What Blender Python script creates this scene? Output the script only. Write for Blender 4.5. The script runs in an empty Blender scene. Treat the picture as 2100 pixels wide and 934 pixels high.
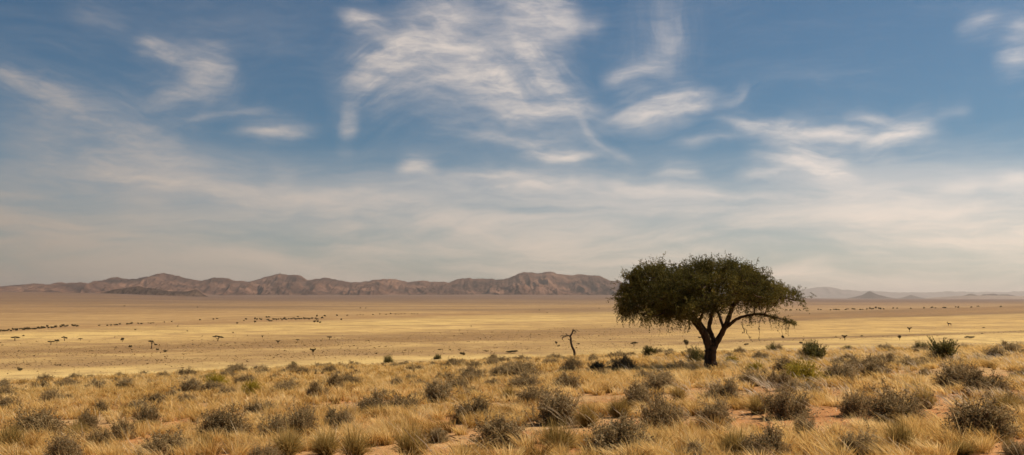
import bpy, bmesh, math
import numpy as np
from mathutils import Vector

rng = np.random.default_rng(7)
SC = bpy.context.scene
COL = SC.collection
F = 2000.0            # focal length in photograph pixels
CX, HY = 1050.0, 611.0  # column straight ahead, row of the true horizon
EYE = 16.0            # the camera stands on a rise 16 m above the plain
R = math.radians

# ------------------------------------------------------------------ helpers
def sm(t):
    t = np.clip(t, 0, 1)
    return t * t * (3 - 2 * t)

def _hash(i, j, s):
    h = (i * 374761393 + j * 668265263 + s * 974634721) & 0xFFFFFFFF
    h = ((h ^ (h >> 13)) * 1274126177) & 0xFFFFFFFF
    h = h ^ (h >> 16)
    return (h & 0xFFFFFF) / float(0xFFFFFF)

def vnoise(x, y, s=0):
    x = np.asarray(x, float); y = np.asarray(y, float)
    xi = np.floor(x).astype(np.int64); yi = np.floor(y).astype(np.int64)
    u = x - xi; v = y - yi
    u = u * u * (3 - 2 * u); v = v * v * (3 - 2 * v)
    a = _hash(xi, yi, s); b = _hash(xi + 1, yi, s)
    c = _hash(xi, yi + 1, s); d = _hash(xi + 1, yi + 1, s)
    return (a * (1 - u) + b * u) * (1 - v) + (c * (1 - u) + d * u) * v

def fbm(x, y, s=0, o=4):
    t = 0; a = .5; n = 0
    for k in range(o):
        t = t + a * vnoise(x * 2 ** k, y * 2 ** k, s + k * 17); n += a; a *= .5
    return t / n

def mesh_np(name, V, Q, mats, tint=None, smooth=False):
    V = np.ascontiguousarray(V, dtype=np.float32); Q = np.ascontiguousarray(Q, dtype=np.int32)
    k = Q.shape[1]
    me = bpy.data.meshes.new(name)
    me.vertices.add(len(V)); me.vertices.foreach_set('co', V.ravel())
    me.loops.add(Q.size); me.loops.foreach_set('vertex_index', Q.ravel())
    me.polygons.add(len(Q)); me.polygons.foreach_set('loop_start', np.arange(0, Q.size, k, dtype=np.int32))
    if smooth:
        me.polygons.foreach_set('use_smooth', np.ones(len(Q), dtype=bool))
    if tint is not None:
        at = me.attributes.new('tint', 'FLOAT', 'POINT')
        at.data.foreach_set('value', np.ascontiguousarray(tint, dtype=np.float32))
    for m in (mats if isinstance(mats, (list, tuple)) else [mats]):
        me.materials.append(m)
    me.update(calc_edges=True)
    return me

def link(name, me, parent=None, loc=None, rz=0, scale=None):
    o = bpy.data.objects.new(name, me); COL.objects.link(o)
    if parent: o.parent = parent
    if loc is not None: o.location = loc
    o.rotation_euler = (0, 0, rz)
    if scale is not None: o.scale = scale
    return o

def tag(o, label=None, cat=None, group=None, kind=None):
    if label: o['label'] = label
    if cat: o['category'] = cat
    if group: o['group'] = group
    if kind: o['kind'] = kind
    return o

def unit(v):
    return v / np.maximum(np.linalg.norm(v, axis=-1, keepdims=True), 1e-9)

class Bag:
    """collects quads for one mesh"""
    def __init__(self): self.V = []; self.Q = []; self.T = []; self.n = 0
    def add(self, V, Q, T):
        self.V.append(V); self.Q.append(Q + self.n); self.T.append(T); self.n += len(V)
    def ribbons(self, P, W, side, tint):
        # P (n,k,3) centre lines, W (n,k) half widths, side (n,3)
        n, k, _ = P.shape
        off = side[:, None, :] * W[:, :, None]
        V = np.stack([P - off, P + off], 2).reshape(-1, 3)
        b = (np.arange(n)[:, None] * k + np.arange(k - 1)[None, :]) * 2
        Q = np.stack([b, b + 1, b + 3, b + 2], -1).reshape(-1, 4)
        T = np.broadcast_to(np.asarray(tint, float).reshape(n, -1, 1) if np.ndim(tint) > 1 else np.asarray(tint, float).reshape(n, 1, 1), (n, k, 2)).reshape(-1)
        self.add(V, Q, T)
    def leaves(self, C, d, s, L, W, tint):
        # quad leaves: centre C, long axis d, cross axis s
        a = d * L[:, None]; b = s * W[:, None]
        V = np.stack([C - a, C + b, C + a, C - b], 1).reshape(-1, 3)
        Q = np.arange(len(V)).reshape(-1, 4)
        self.add(V, Q, np.repeat(tint, 4))
    def tube(self, pts, rad, m=7, tint=0.5):
        pts = np.asarray(pts, float); k = len(pts)
        t = unit(np.gradient(pts, axis=0))
        ref = np.array([0.31, 0.93, 0.2]); s = unit(np.cross(t, ref)); u = np.cross(t, s)
        an = np.linspace(0, 2 * np.pi, m, endpoint=False)
        V = pts[:, None] + np.asarray(rad)[:, None, None] * (s[:, None] * np.cos(an)[None, :, None] + u[:, None] * np.sin(an)[None, :, None])
        i = np.arange(k - 1)[:, None] * m; j = np.arange(m)[None]; j2 = (j + 1) % m
        Q = np.stack([i + j, i + j2, i + m + j2, i + m + j], -1).reshape(-1, 4)
        self.add(V.reshape(-1, 3), Q, np.full(k * m, tint))
    def mesh(self, name, mat, smooth=False, fit=False):
        V = np.concatenate(self.V)
        if fit:   # one unit wide and one unit high
            r = np.percentile(np.hypot(V[:, 0], V[:, 1]), 96); V = V * np.array([.5 / r, .5 / r, 1 / np.percentile(V[:, 2], 98)])
        return mesh_np(name, V, np.concatenate(self.Q), mat, np.concatenate(self.T), smooth)

def spline(pts, n):
    """Catmull-Rom through pts (rows of any width)"""
    p = np.asarray(pts, float); p = np.vstack([2 * p[0] - p[1], p, 2 * p[-1] - p[-2]])
    out = []
    m = len(p) - 3
    for t in np.linspace(0, m - 1e-6, n):
        i = int(t); f = t - i
        a, b, c, d = p[i], p[i + 1], p[i + 2], p[i + 3]
        out.append(.5 * (2 * b + (c - a) * f + (2 * a - 5 * b + 4 * c - d) * f * f + (3 * b - a - 3 * c + d) * f ** 3))
    return np.array(out)

def rand_dirs(n, up=0.0):
    v = rng.normal(size=(n, 3)); v = unit(v); v[:, 2] += up
    return unit(v)

def perp(d):
    r = unit(rng.normal(size=d.shape))
    return unit(np.cross(d, r))

# ------------------------------------------------------------------ terrain
RISE_A = [-.8, -.525, -.3, 0, .15, .25, .33, .8]
RISE_S = [.0062, .0062, .0064, .0072, .0056, .0022, .0, .0]

def plain(X, Y):
    Yr = (Y + np.sqrt(Y * Y + .3 * X * X + 4)) / 2
    a = X / np.maximum(Yr, 1)
    f = np.clip(Yr - 1800, 0, 13500)
    z = np.interp(a, RISE_A, RISE_S) * f * f / (f + 1400)
    z = z + np.interp(a, [-.9, -.525, -.41, -.32, -.25], [58, 37, 24, 4, 0]) * np.exp(-((Yr - 5400) / np.where(Yr < 5400, 1900, 1300)) ** 2) * sm((Yr - 1500) / 1500)
    w = sm((Yr - 150) / 500)
    z = z + w * (.9 * (fbm(X / 700, Y / 260, 5, 3) - .5) + .0012 * np.minimum(Yr, 3000) * (fbm(X / 2600, Y / 900, 9, 3) - .5))
    return z

def knoll_share(X, Y):
    Yr = (Y + np.sqrt(Y * Y + .3 * X * X + 4)) / 2
    return 1 - sm((Yr - 57) / 105)

def ground(X, Y):
    X = np.asarray(X, float); Y = np.asarray(Y, float)
    Yr = (Y + np.sqrt(Y * Y + .3 * X * X + 4)) / 2
    a = np.clip(X / np.maximum(Yr, 1), -.8, .8)
    d60 = 3.84 - 2.095 * a + .94 * a * a
    d = 1.7 + (d60 - 1.7) * (np.minimum(Yr, 200) / 60) ** 1.2
    b = .22 * (fbm(X / 7, Y / 7, 3, 2) - .5) + .10 * (fbm(X / 1.6, Y / 1.6, 4, 3) - .5)
    zk = EYE - d + b * sm(np.hypot(X, Y) / 6)
    k = knoll_share(X, Y)
    return zk * k + plain(X, Y) * (1 - k)

def px_ground(px, py):
    """where the line of sight through a photograph pixel meets the ground"""
    y = np.concatenate([np.arange(6, 75, .05), np.geomspace(75, 14000, 4000)])
    x = (px - CX) / F * y
    los = EYE - (py - HY) / F * y
    hit = np.nonzero(ground(x, y) >= los)[0]
    i = hit[0] if len(hit) else len(y) - 1
    return float(x[i]), float(y[i]), float(ground(x[i], y[i]))

# ------------------------------------------------------------------ materials
def new_mat(name):
    m = bpy.data.materials.new(name); m.use_nodes = True
    nt = m.node_tree; bs = nt.nodes['Principled BSDF']
    bs.inputs['Roughness'].default_value = .9
    if 'Specular IOR Level' in bs.inputs: bs.inputs['Specular IOR Level'].default_value = .15
    return m, nt, bs

def N(nt, t, **kw):
    n = nt.nodes.new(t)
    for k, v in kw.items(): setattr(n, k, v)
    return n

def setin(n, i, v, nt):
    if isinstance(v, bpy.types.NodeSocket): nt.links.new(v, n.inputs[i])
    elif v is not None: n.inputs[i].default_value = v

def math_n(nt, op, a, b=None, c=None, clamp=False):
    n = N(nt, 'ShaderNodeMath', operation=op); n.use_clamp = clamp
    setin(n, 0, a, nt); setin(n, 1, b, nt); setin(n, 2, c, nt)
    return n.outputs[0]

def ramp_n(nt, fac, stops, interp='LINEAR'):
    n = N(nt, 'ShaderNodeValToRGB'); cr = n.color_ramp; cr.interpolation = interp
    while len(cr.elements) < len(stops): cr.elements.new(.5)
    for e, (p, c) in zip(cr.elements, stops):
        e.position = p
    for e, (p, c) in zip(cr.elements, stops):
        e.position = p; e.color = (*c, 1) if len(c) == 3 else c
    nt.links.new(fac, n.inputs[0])
    return n.outputs[0]

def noise_n(nt, vec, scale, detail=4, rough=.55, dist=0):
    n = N(nt, 'ShaderNodeTexNoise'); n.inputs['Scale'].default_value = scale
    n.inputs['Detail'].default_value = detail; n.inputs['Roughness'].default_value = rough
    n.inputs['Distortion'].default_value = dist
    if vec is not None: nt.links.new(vec, n.inputs['Vector'])
    return n.outputs[0]

def mix_n(nt, fac, a, b, blend='MIX'):
    n = N(nt, 'ShaderNodeMix', data_type='RGBA', blend_type=blend)
    setin(n, 0, fac, nt)
    for i, v in ((6, a), (7, b)):
        if isinstance(v, bpy.types.NodeSocket): nt.links.new(v, n.inputs[i])
        else: n.inputs[i].default_value = (*v, 1)
    return n.outputs[2]

def map_range(nt, v, a, b, c=0., d=1., smooth=True):
    n = N(nt, 'ShaderNodeMapRange'); n.interpolation_type = 'SMOOTHSTEP' if smooth else 'LINEAR'
    setin(n, 0, v, nt)
    for i, x in zip((1, 2, 3, 4), (a, b, c, d)): n.inputs[i].default_value = x
    return n.outputs[0]

def foliage_mat(name, stops, translucent=.25, rough=.8):
    """tint attribute picks the leaf or blade colour"""
    m, nt, bs = new_mat(name)
    at = N(nt, 'ShaderNodeAttribute'); at.attribute_name = 'tint'
    oi = N(nt, 'ShaderNodeObjectInfo')
    f = math_n(nt, 'ADD', at.outputs['Fac'], math_n(nt, 'MULTIPLY_ADD', oi.outputs['Random'], .24, -.12), clamp=True)
    c = ramp_n(nt, f, stops)
    nt.links.new(c, bs.inputs['Base Color']); bs.inputs['Roughness'].default_value = rough
    tr = N(nt, 'ShaderNodeBsdfTranslucent'); nt.links.new(c, tr.inputs[0])
    mx = N(nt, 'ShaderNodeMixShader'); mx.inputs[0].default_value = translucent
    nt.links.new(bs.outputs[0], mx.inputs[1]); nt.links.new(tr.outputs[0], mx.inputs[2])
    nt.links.new(mx.outputs[0], nt.nodes['Material Output'].inputs[0])
    return m

def bark_mat(name, c1, c2, scale=9):
    m, nt, bs = new_mat(name)
    tc = N(nt, 'ShaderNodeTexCoord')
    mp = N(nt, 'ShaderNodeMapping'); mp.inputs['Scale'].default_value = (1, 1, .18)
    nt.links.new(tc.outputs['Object'], mp.inputs[0])
    f = noise_n(nt, mp.outputs[0], scale, 6, .65, .4)
    nt.links.new(ramp_n(nt, f, [(.35, c1), (.65, c2)]), bs.inputs['Base Color'])
    bp = N(nt, 'ShaderNodeBump'); bp.inputs['Strength'].default_value = .9; bp.inputs['Distance'].default_value = .04
    nt.links.new(f, bp.inputs['Height']); nt.links.new(bp.outputs[0], bs.inputs['Normal'])
    return m

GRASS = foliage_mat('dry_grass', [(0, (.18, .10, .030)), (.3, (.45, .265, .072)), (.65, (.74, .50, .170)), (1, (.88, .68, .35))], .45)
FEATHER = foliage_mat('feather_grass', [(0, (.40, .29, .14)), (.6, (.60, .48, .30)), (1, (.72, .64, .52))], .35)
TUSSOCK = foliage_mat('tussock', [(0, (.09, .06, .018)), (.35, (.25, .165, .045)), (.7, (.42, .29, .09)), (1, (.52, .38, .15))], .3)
SHRUB = foliage_mat('karoo_shrub', [(0, (.11, .068, .029)), (.4, (.25, .172, .077)), (.75, (.39, .285, .138)), (1, (.56, .43, .25))], .38)
YELLOWBUSH = foliage_mat('yellow_bush', [(0, (.12, .085, .010)), (.5, (.34, .25, .026)), (1, (.48, .37, .06))], .35)
GREENBUSH = foliage_mat('green_bush', [(0, (.045, .038, .012)), (.5, (.115, .100, .028)), (1, (.22, .19, .06))], .3)
LEAF = foliage_mat('acacia_leaf', [(0, (.040, .032, .008)), (.45, (.088, .075, .015)), (.8, (.150, .120, .024)), (1, (.23, .17, .038))], .34)
FARLEAF = foliage_mat('plain_tree_leaf', [(0, (.07, .052, .024)), (1, (.16, .12, .055))], .25)
FARSCRUB = foliage_mat('plain_scrub', [(0, (.17, .11, .052)), (.5, (.30, .20, .088)), (1, (.46, .32, .13))], .2)
BARK = bark_mat('acacia_bark', (.030, .018, .011), (.10, .062, .036))
DEADWOOD = bark_mat('dead_wood', (.035, .023, .015), (.085, .058, .038), 14)
TWIG = bark_mat('twig_bark', (.03, .019, .012), (.06, .04, .026), 20)

def ground_mat():
    m, nt, bs = new_mat('savanna_ground')
    geo = N(nt, 'ShaderNodeNewGeometry'); pos = geo.outputs['Position']
    sp = N(nt, 'ShaderNodeSeparateXYZ'); nt.links.new(pos, sp.inputs[0])
    x, y = sp.outputs[0], sp.outputs[1]
    ys = math_n(nt, 'MAXIMUM', y, 20)
    # straight belts of grass crossing the plain, wavy edges
    mp = N(nt, 'ShaderNodeMapping'); mp.inputs['Scale'].default_value = (1 / 900, 1 / 260, 0)
    nt.links.new(pos, mp.inputs[0])
    wob = math_n(nt, 'SUBTRACT', noise_n(nt, mp.outputs[0], 1.0, 5, .6), .5)
    num = math_n(nt, 'MULTIPLY_ADD', x, .035, EYE)
    q = math_n(nt, 'DIVIDE', math_n(nt, 'MULTIPLY', num, F), ys)
    q = math_n(nt, 'MULTIPLY', q, math_n(nt, 'MULTIPLY_ADD', wob, .22, 1.0))
    t = math_n(nt, 'DIVIDE', math_n(nt, 'ADD', q, 40), 240, clamp=True)
    def st(lst): return [((a + 40) / 240, (c[0] * .92, c[1] * .81, c[2] * .66)) for a, c in lst]
    left = ramp_n(nt, t, st([(-36, (.25, .165, .105)), (-14, (.31, .21, .125)), (-2, (.34, .235, .135)), (8, (.40, .28, .15)), (20, (.43, .305, .16)),
        (31, (.36, .24, .125)), (35, (.47, .345, .17)), (40, (.58, .44, .20)), (48, (.62, .48, .22)), (53, (.48, .35, .17)), (58, (.55, .41, .19)), (66, (.42, .30, .145)), (74, (.27, .18, .09)),
        (83, (.30, .20, .10)), (90, (.46, .335, .16)), (97, (.33, .23, .115)), (108, (.40, .285, .14)), (116, (.56, .43, .20)), (126, (.64, .51, .245)), (170, (.62, .48, .24))]))
    right = ramp_n(nt, t, st([(-36, (.30, .21, .14)), (36, (.36, .255, .17)), (50, (.40, .285, .17)), (54, (.23, .145, .08)), (61, (.30, .19, .10)), (67, (.22, .145, .085)), (71, (.50, .365, .165)),
        (85, (.58, .425, .185)), (94, (.52, .38, .17)), (99, (.57, .42, .185)), (103, (.54, .40, .175)), (105.5, (.24, .165, .085)), (108, (.26, .18, .09)), (110.5, (.57, .43, .19)), (122, (.63, .49, .225)), (170, (.60, .46, .22))]))
    a = math_n(nt, 'DIVIDE', x, ys)
    plainc = mix_n(nt, map_range(nt, a, .08, .30), left, right)
    # patches and speckle of small bushes, drawn out across the line of drainage
    mp2 = N(nt, 'ShaderNodeMapping'); mp2.inputs['Scale'].default_value = (1 / 130, 1 / 60, 0); nt.links.new(pos, mp2.inputs[0])
    pat = noise_n(nt, mp2.outputs[0], 1.0, 8, .68)
    plainc = mix_n(nt, map_range(nt, pat, .45, .64, 0, .6), plainc, (.27, .165, .075))
    plainc = mix_n(nt, map_range(nt, pat, .50, .30, 0, .35), plainc, (.62, .43, .175))
    md = noise_n(nt, pos, .055, 6, .7, .3)
    plainc = mix_n(nt, map_range(nt, md, .46, .64, 0, .62), plainc, (.26, .16, .075))
    plainc = mix_n(nt, map_range(nt, md, .48, .32, 0, .30), plainc, (.64, .45, .19))
    sc = noise_n(nt, pos, .30, 5, .75)
    plainc = mix_n(nt, map_range(nt, sc, .56, .68, 0, .5), plainc, (.19, .12, .055))
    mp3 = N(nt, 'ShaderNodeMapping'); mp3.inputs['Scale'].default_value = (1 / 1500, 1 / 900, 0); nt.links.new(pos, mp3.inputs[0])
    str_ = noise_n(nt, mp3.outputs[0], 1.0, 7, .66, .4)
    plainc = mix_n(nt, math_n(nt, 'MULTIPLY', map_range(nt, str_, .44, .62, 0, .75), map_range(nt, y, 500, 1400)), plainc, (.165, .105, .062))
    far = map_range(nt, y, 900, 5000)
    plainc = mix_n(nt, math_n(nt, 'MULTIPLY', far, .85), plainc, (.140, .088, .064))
    # red sand of the rise
    n1 = noise_n(nt, pos, 1.1, 6, .6); n2 = noise_n(nt, pos, 14, 5, .65); n3 = noise_n(nt, pos, .28, 4, .55)
    sand = ramp_n(nt, n1, [(.3, (.33, .140, .050)), (.55, (.45, .205, .074)), (.75, (.56, .295, .120))])
    sand = mix_n(nt, map_range(nt, n2, .5, .75, 0, .5), sand, (.58, .37, .20))
    sand = mix_n(nt, map_range(nt, n2, .42, .25, 0, .55), sand, (.20, .11, .055))
    straw = ramp_n(nt, n2, [(.3, (.30, .19, .08)), (.7, (.56, .40, .19))])
    dist = map_range(nt, y, 14, 46)
    sand = mix_n(nt, math_n(nt, 'MULTIPLY', map_range(nt, math_n(nt, 'ADD', n3, math_n(nt, 'MULTIPLY', dist, .25)), .42, .68), .75), sand, straw)
    at = N(nt, 'ShaderNodeAttribute'); at.attribute_name = 'tint'
    kn = map_range(nt, at.outputs['Fac'], .35, .97)
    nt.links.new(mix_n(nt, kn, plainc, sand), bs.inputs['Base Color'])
    bs.inputs['Roughness'].default_value = .95; bs.inputs['Specular IOR Level'].default_value = .05
    h = math_n(nt, 'ADD', math_n(nt, 'MULTIPLY', n1, .5), math_n(nt, 'MULTIPLY', n2, .22))
    bp = N(nt, 'ShaderNodeBump'); bp.inputs['Distance'].default_value = .12
    nt.links.new(math_n(nt, 'MULTIPLY', kn, .8), bp.inputs['Strength'])
    nt.links.new(h, bp.inputs['Height']); nt.links.new(bp.outputs[0], bs.inputs['Normal'])
    return m

def rock_mat(name, dark, mid, pale, scale=1.0):
    m, nt, bs = new_mat(name)
    geo = N(nt, 'ShaderNodeNewGeometry'); pos = geo.outputs['Position']
    a = noise_n(nt, pos, .0016 * scale, 7, .62); b = noise_n(nt, pos, .009 * scale, 6, .7)
    c = ramp_n(nt, a, [(.34, dark), (.52, mid), (.68, pale)])
    c = mix_n(nt, map_range(nt, b, .5, .68, 0, .75), c, dark)
    c = mix_n(nt, map_range(nt, b, .46, .33, 0, .45), c, pale)
    nt.links.new(c, bs.inputs['Base Color']); bs.inputs['Roughness'].default_value = 1
    bs.inputs['Specular IOR Level'].default_value = 0
    bp = N(nt, 'ShaderNodeBump'); bp.inputs['Distance'].default_value = 32; bp.inputs['Strength'].default_value = .9
    nt.links.new(b, bp.inputs['Height']); nt.links.new(bp.outputs[0], bs.inputs['Normal'])
    return m

# ------------------------------------------------------------------ ground
def build_ground():
    r = np.concatenate([np.arange(.6, 20, .22), np.arange(20, 75, .4), np.geomspace(75, 60000, 330)])
    th = np.concatenate([np.linspace(-R(34), R(34), 420), np.linspace(R(34), 2 * np.pi - R(34), 92)[1:-1]])
    nr, nt_ = len(r), len(th)
    X = (r[:, None] * np.sin(th)[None]); Y = (r[:, None] * np.cos(th)[None])
    Z = ground(X, Y); K = knoll_share(X, Y)
    V = np.stack([X, Y, Z], -1).reshape(-1, 3)
    i = np.arange(nr - 1)[:, None] * nt_; j = np.arange(nt_)[None]; j2 = (j + 1) % nt_
    Q = np.stack([i + j, i + nt_ + j, i + nt_ + j2, i + j2], -1).reshape(-1, 4)
    # close the little hole under the camera
    V = np.vstack([V, [[0, 0, float(ground(0., 0.))]]]); c = len(V) - 1
    jj = np.arange(0, nt_ - 1, 2)
    Q2 = np.stack([np.full(len(jj), c), jj, jj + 1, (jj + 2) % nt_], -1)
    me = mesh_np('ground', V, np.vstack([Q, Q2]), ground_mat(), np.append(K.reshape(-1), 1), True)
    tag(link('ground', me), 'dry grass plain falling away from a low rise of red sand', 'ground', kind='structure')

# ------------------------------------------------------------------ hills
def build_hill(name, prof, Yr, depth, mat, seed, cols=300, rows=70, spur=60., cut=1.1, front=.62, tag_label=None):
    p = np.array(prof, float)
    a = np.linspace(p[0, 0], p[-1, 0], cols); py = np.interp(a, p[:, 0], p[:, 1])
    # jagged skyline
    amp = np.interp(a, [p[0, 0], p[0, 0] + 6, p[-1, 0] - 6, p[-1, 0]], [0, 1, 1, 0])
    py = py + amp * 3.6 * (fbm(a / 9, a * 0, seed, 4) - .5) * np.clip((HY + 2 - py) / 20, .15, 1)
    A = (a - CX) / F
    top = EYE + (HY - py) / F * Yr
    t = np.linspace(0, 1, rows)
    Y = Yr + (t - front)[:, None] * depth * (.7 + .6 * fbm(A * 30, A * 0 + 3, seed + 5, 3))[None]
    X = A[None] * (Yr + (Y - Yr) * .6)
    base = plain(X, Y) - 12
    w = .2 * (fbm(A[None] * 28 + t[:, None] * 2, t[:, None] * 3 + A[None] * 9, seed + 3, 3) - .5)
    tt = t[:, None] + w * np.sin(np.pi * t)[:, None]
    env = np.where(tt < front, tt / front, (1 - tt) / (1 - front)); env = np.clip(env, 0, 1)
    k = np.argmax(env, 0); env = env / np.maximum(env.max(0, keepdims=True), .01)
    sp = np.abs(2 * fbm(A[None] * spur + 1.2 * t[:, None], t[:, None] * 2.2 + A[None] * 4, seed + 8, 5) - 1) * 2.2
    sp2 = np.abs(2 * fbm(A[None] * spur * 3.1 - 2 * t[:, None], t[:, None] * 6, seed + 12, 4) - 1) * 2
    e = env ** (.85 + cut * np.clip(sp, 0, 1.4) + .27 * sp2)
    ridge = Yr + (k / (rows - 1) - front) * depth
    topz = EYE + (HY - py) / F * (Yr + (ridge - Yr) * .6) if False else top
    Z = base + np.maximum(topz[None] - base, 0) * e
    V = np.stack([X, Y, Z], -1).reshape(-1, 3)
    i = np.arange(rows - 1)[:, None] * cols; j = np.arange(cols - 1)[None]
    Q = np.stack([i + j, i + j + 1, i + cols + j + 1, i + cols + j], -1).reshape(-1, 4)
    o = link(name, mesh_np(name, V, Q, mat, None, True))
    tag(o, tag_label, 'hills' if 'hills' in name or 'mountain' in name else 'hill', kind='structure')
    return o

MAIN = [(-420, 590), (-250, 584), (-120, 580), (0, 587), (33, 585), (73, 581), (107, 585), (128, 579), (143, 582), (167, 580), (197, 583), (213, 573), (233, 568), (267, 573), (290, 570), (320, 565),
        (333, 561), (353, 564), (373, 568), (400, 574), (417, 576), (440, 569), (467, 571), (483, 576), (507, 577), (533, 572), (550, 565), (573, 560), (587, 564), (600, 563), (617, 567), (630, 574), (660, 571), (667, 570.5), (687, 573), (697, 576),
        (723, 580), (760, 576), (797, 571), (827, 577), (843, 579), (860, 576), (920, 579), (947, 571), (993, 572), (1033, 574), (1060, 564), (1077, 558), (1103, 560), (1130, 557), (1150, 562), (1167, 564),
        (1187, 563), (1227, 567), (1253, 577), (1267, 576), (1290, 584), (1320, 596), (1345, 606), (1375, 611)]

def build_hills():
    rm = rock_mat('mountain_rock', (.034, .018, .013), (.110, .057, .037), (.24, .13, .082))
    rd = rock_mat('dark_rock', (.032, .021, .017), (.066, .042, .030), (.12, .075, .05), 1.6)
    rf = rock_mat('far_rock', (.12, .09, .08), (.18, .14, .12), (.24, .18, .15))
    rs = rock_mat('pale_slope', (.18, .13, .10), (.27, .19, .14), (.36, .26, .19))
    build_hill('mountain_range', MAIN, 11600, 4200, rm, 21, 1300, 150, 46, 1.15, tag_label='rugged brown mountain range along the horizon behind the plain')
    build_hill('rocky_hills', [(190, 605), (235, 595), (265, 589.5), (285, 588.5), (310, 592), (345, 597), (370, 598), (388, 597.5), (400, 593.5), (406, 595), (416, 603), (432, 611)], 6300, 900, rd, 33, 320, 60, 120, .7,
               tag_label='low dark rocky outcrop in front of the mountain range')
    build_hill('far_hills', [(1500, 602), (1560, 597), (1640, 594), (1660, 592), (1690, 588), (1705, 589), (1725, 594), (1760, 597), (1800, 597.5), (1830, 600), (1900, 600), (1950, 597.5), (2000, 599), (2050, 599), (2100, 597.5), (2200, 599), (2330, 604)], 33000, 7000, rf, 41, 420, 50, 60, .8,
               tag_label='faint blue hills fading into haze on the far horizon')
    build_hill('hill', [(1738, 612), (1752, 609.5), (1765, 606), (1775, 600.5), (1782, 598), (1790, 600.5), (1800, 605), (1815, 609), (1832, 612)], 17000, 1700, rd, 52, 120, 40, 90, .5,
               tag_label='blue-grey cone shaped hill, the taller of two far cones')
    build_hill('hill', [(1843, 612), (1852, 610.5), (1860, 607.5), (1868, 605), (1876, 607.5), (1886, 610.5), (1896, 612)], 19000, 1300, rd, 53, 90, 36, 90, .5,
               tag_label='blue-grey cone shaped hill, the lower of two far cones')
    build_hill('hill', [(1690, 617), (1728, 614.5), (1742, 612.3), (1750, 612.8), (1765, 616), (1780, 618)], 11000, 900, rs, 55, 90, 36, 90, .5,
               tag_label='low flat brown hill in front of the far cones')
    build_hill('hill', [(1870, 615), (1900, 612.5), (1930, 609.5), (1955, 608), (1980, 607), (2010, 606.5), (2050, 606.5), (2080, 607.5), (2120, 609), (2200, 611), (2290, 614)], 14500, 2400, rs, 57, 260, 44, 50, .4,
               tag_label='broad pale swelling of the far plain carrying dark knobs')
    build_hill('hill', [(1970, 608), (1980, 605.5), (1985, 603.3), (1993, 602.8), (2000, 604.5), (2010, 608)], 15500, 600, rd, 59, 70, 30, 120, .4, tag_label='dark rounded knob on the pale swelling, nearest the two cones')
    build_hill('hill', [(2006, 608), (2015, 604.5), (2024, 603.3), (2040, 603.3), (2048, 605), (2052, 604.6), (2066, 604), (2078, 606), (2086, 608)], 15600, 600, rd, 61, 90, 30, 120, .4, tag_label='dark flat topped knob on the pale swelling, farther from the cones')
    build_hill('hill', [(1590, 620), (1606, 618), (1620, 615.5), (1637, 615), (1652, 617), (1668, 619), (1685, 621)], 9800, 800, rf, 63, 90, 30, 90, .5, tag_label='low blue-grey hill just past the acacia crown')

# ------------------------------------------------------------------ plants: shapes
def shrub_mesh(name, mat, n_stem=260, n_leaf=13000, flat=.62, seed=0, spiky=0.0, leaf=(.0065, .0150)):
    """an uneven dome of fine branching stems with tiny leaves; about one unit wide"""
    b = Bag()
    nl = 9
    ang = rng.uniform(0, 2 * np.pi, nl); rad = rng.uniform(.08, .27, nl)
    lc = np.stack([rad * np.cos(ang), rad * np.sin(ang), np.zeros(nl)], 1); lr = rng.uniform(.17, .27, nl); lh = rng.uniform(.70, 1.02, nl) * flat * (1.08 - 1.1 * rad)
    def tip(n):
        k = rng.integers(0, nl, n); d = rand_dirs(n, .45); d[:, 2] = np.abs(d[:, 2])
        q = rng.uniform(.35, 1.0, n) ** .55 * (1 + spiky * .35 * rng.uniform(0, 1, n) ** 3)
        t = lc[k] + d * (q * lr[k])[:, None]; t[:, 2] = d[:, 2] * q * lh[k] + .02
        return t
    n = n_stem; T = tip(n); Bp = T * .15 + rng.normal(size=(n, 3)) * .03; Bp[:, 2] = 0
    u = np.linspace(0, 1, 5)[None, :, None]
    mid = Bp * .45 + T * .55; mid[:, 2] = T[:, 2] * .45; mid += rng.normal(size=mid.shape) * .03
    P = (1 - u) ** 2 * Bp[:, None] + 2 * u * (1 - u) * mid[:, None] + u * u * T[:, None]
    b.ribbons(P, np.linspace(.0055, .002, 5)[None] * np.ones((n, 1)), perp(unit(T - Bp)), rng.uniform(.15, .7, n))
    m = n * 7; k = rng.integers(0, n, m); s = rng.uniform(.4, 1, m)
    A = (1 - s[:, None]) ** 2 * Bp[k] + 2 * (s * (1 - s))[:, None] * mid[k] + (s * s)[:, None] * T[k]
    d = unit(unit(T[k] - Bp[k]) * .7 + rand_dirs(m, .35)); L = rng.uniform(.03, .10, m) * (1 + spiky * rng.uniform(0, 1, m))
    P = np.stack([A, A + d * L[:, None] * .55, A + d * L[:, None] + rng.normal(size=(m, 3)) * .01], 1)
    b.ribbons(P, np.tile([.0026, .0021, .0012], (m, 1)), perp(d), np.clip(rng.normal(.6, .25, m), 0, 1))
    q = rng.integers(0, m, n_leaf); f = rng.uniform(.1, 1.1, n_leaf)
    C = A[q] + d[q] * (L[q] * f)[:, None] + rng.normal(size=(n_leaf, 3)) * .012
    C[:, 2] = np.maximum(C[:, 2], .01)
    dd = unit(d[q] * .6 + rand_dirs(n_leaf))
    tone = np.clip(rng.normal(.52, .16, m)[q] + rng.normal(size=n_leaf) * .16, 0, 1)
    b.leaves(C, dd, perp(dd), rng.uniform(leaf[0], leaf[1], n_leaf), rng.uniform(leaf[0], leaf[1], n_leaf) * .6, tone)
    return b.mesh(name, mat, fit=True)

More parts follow.
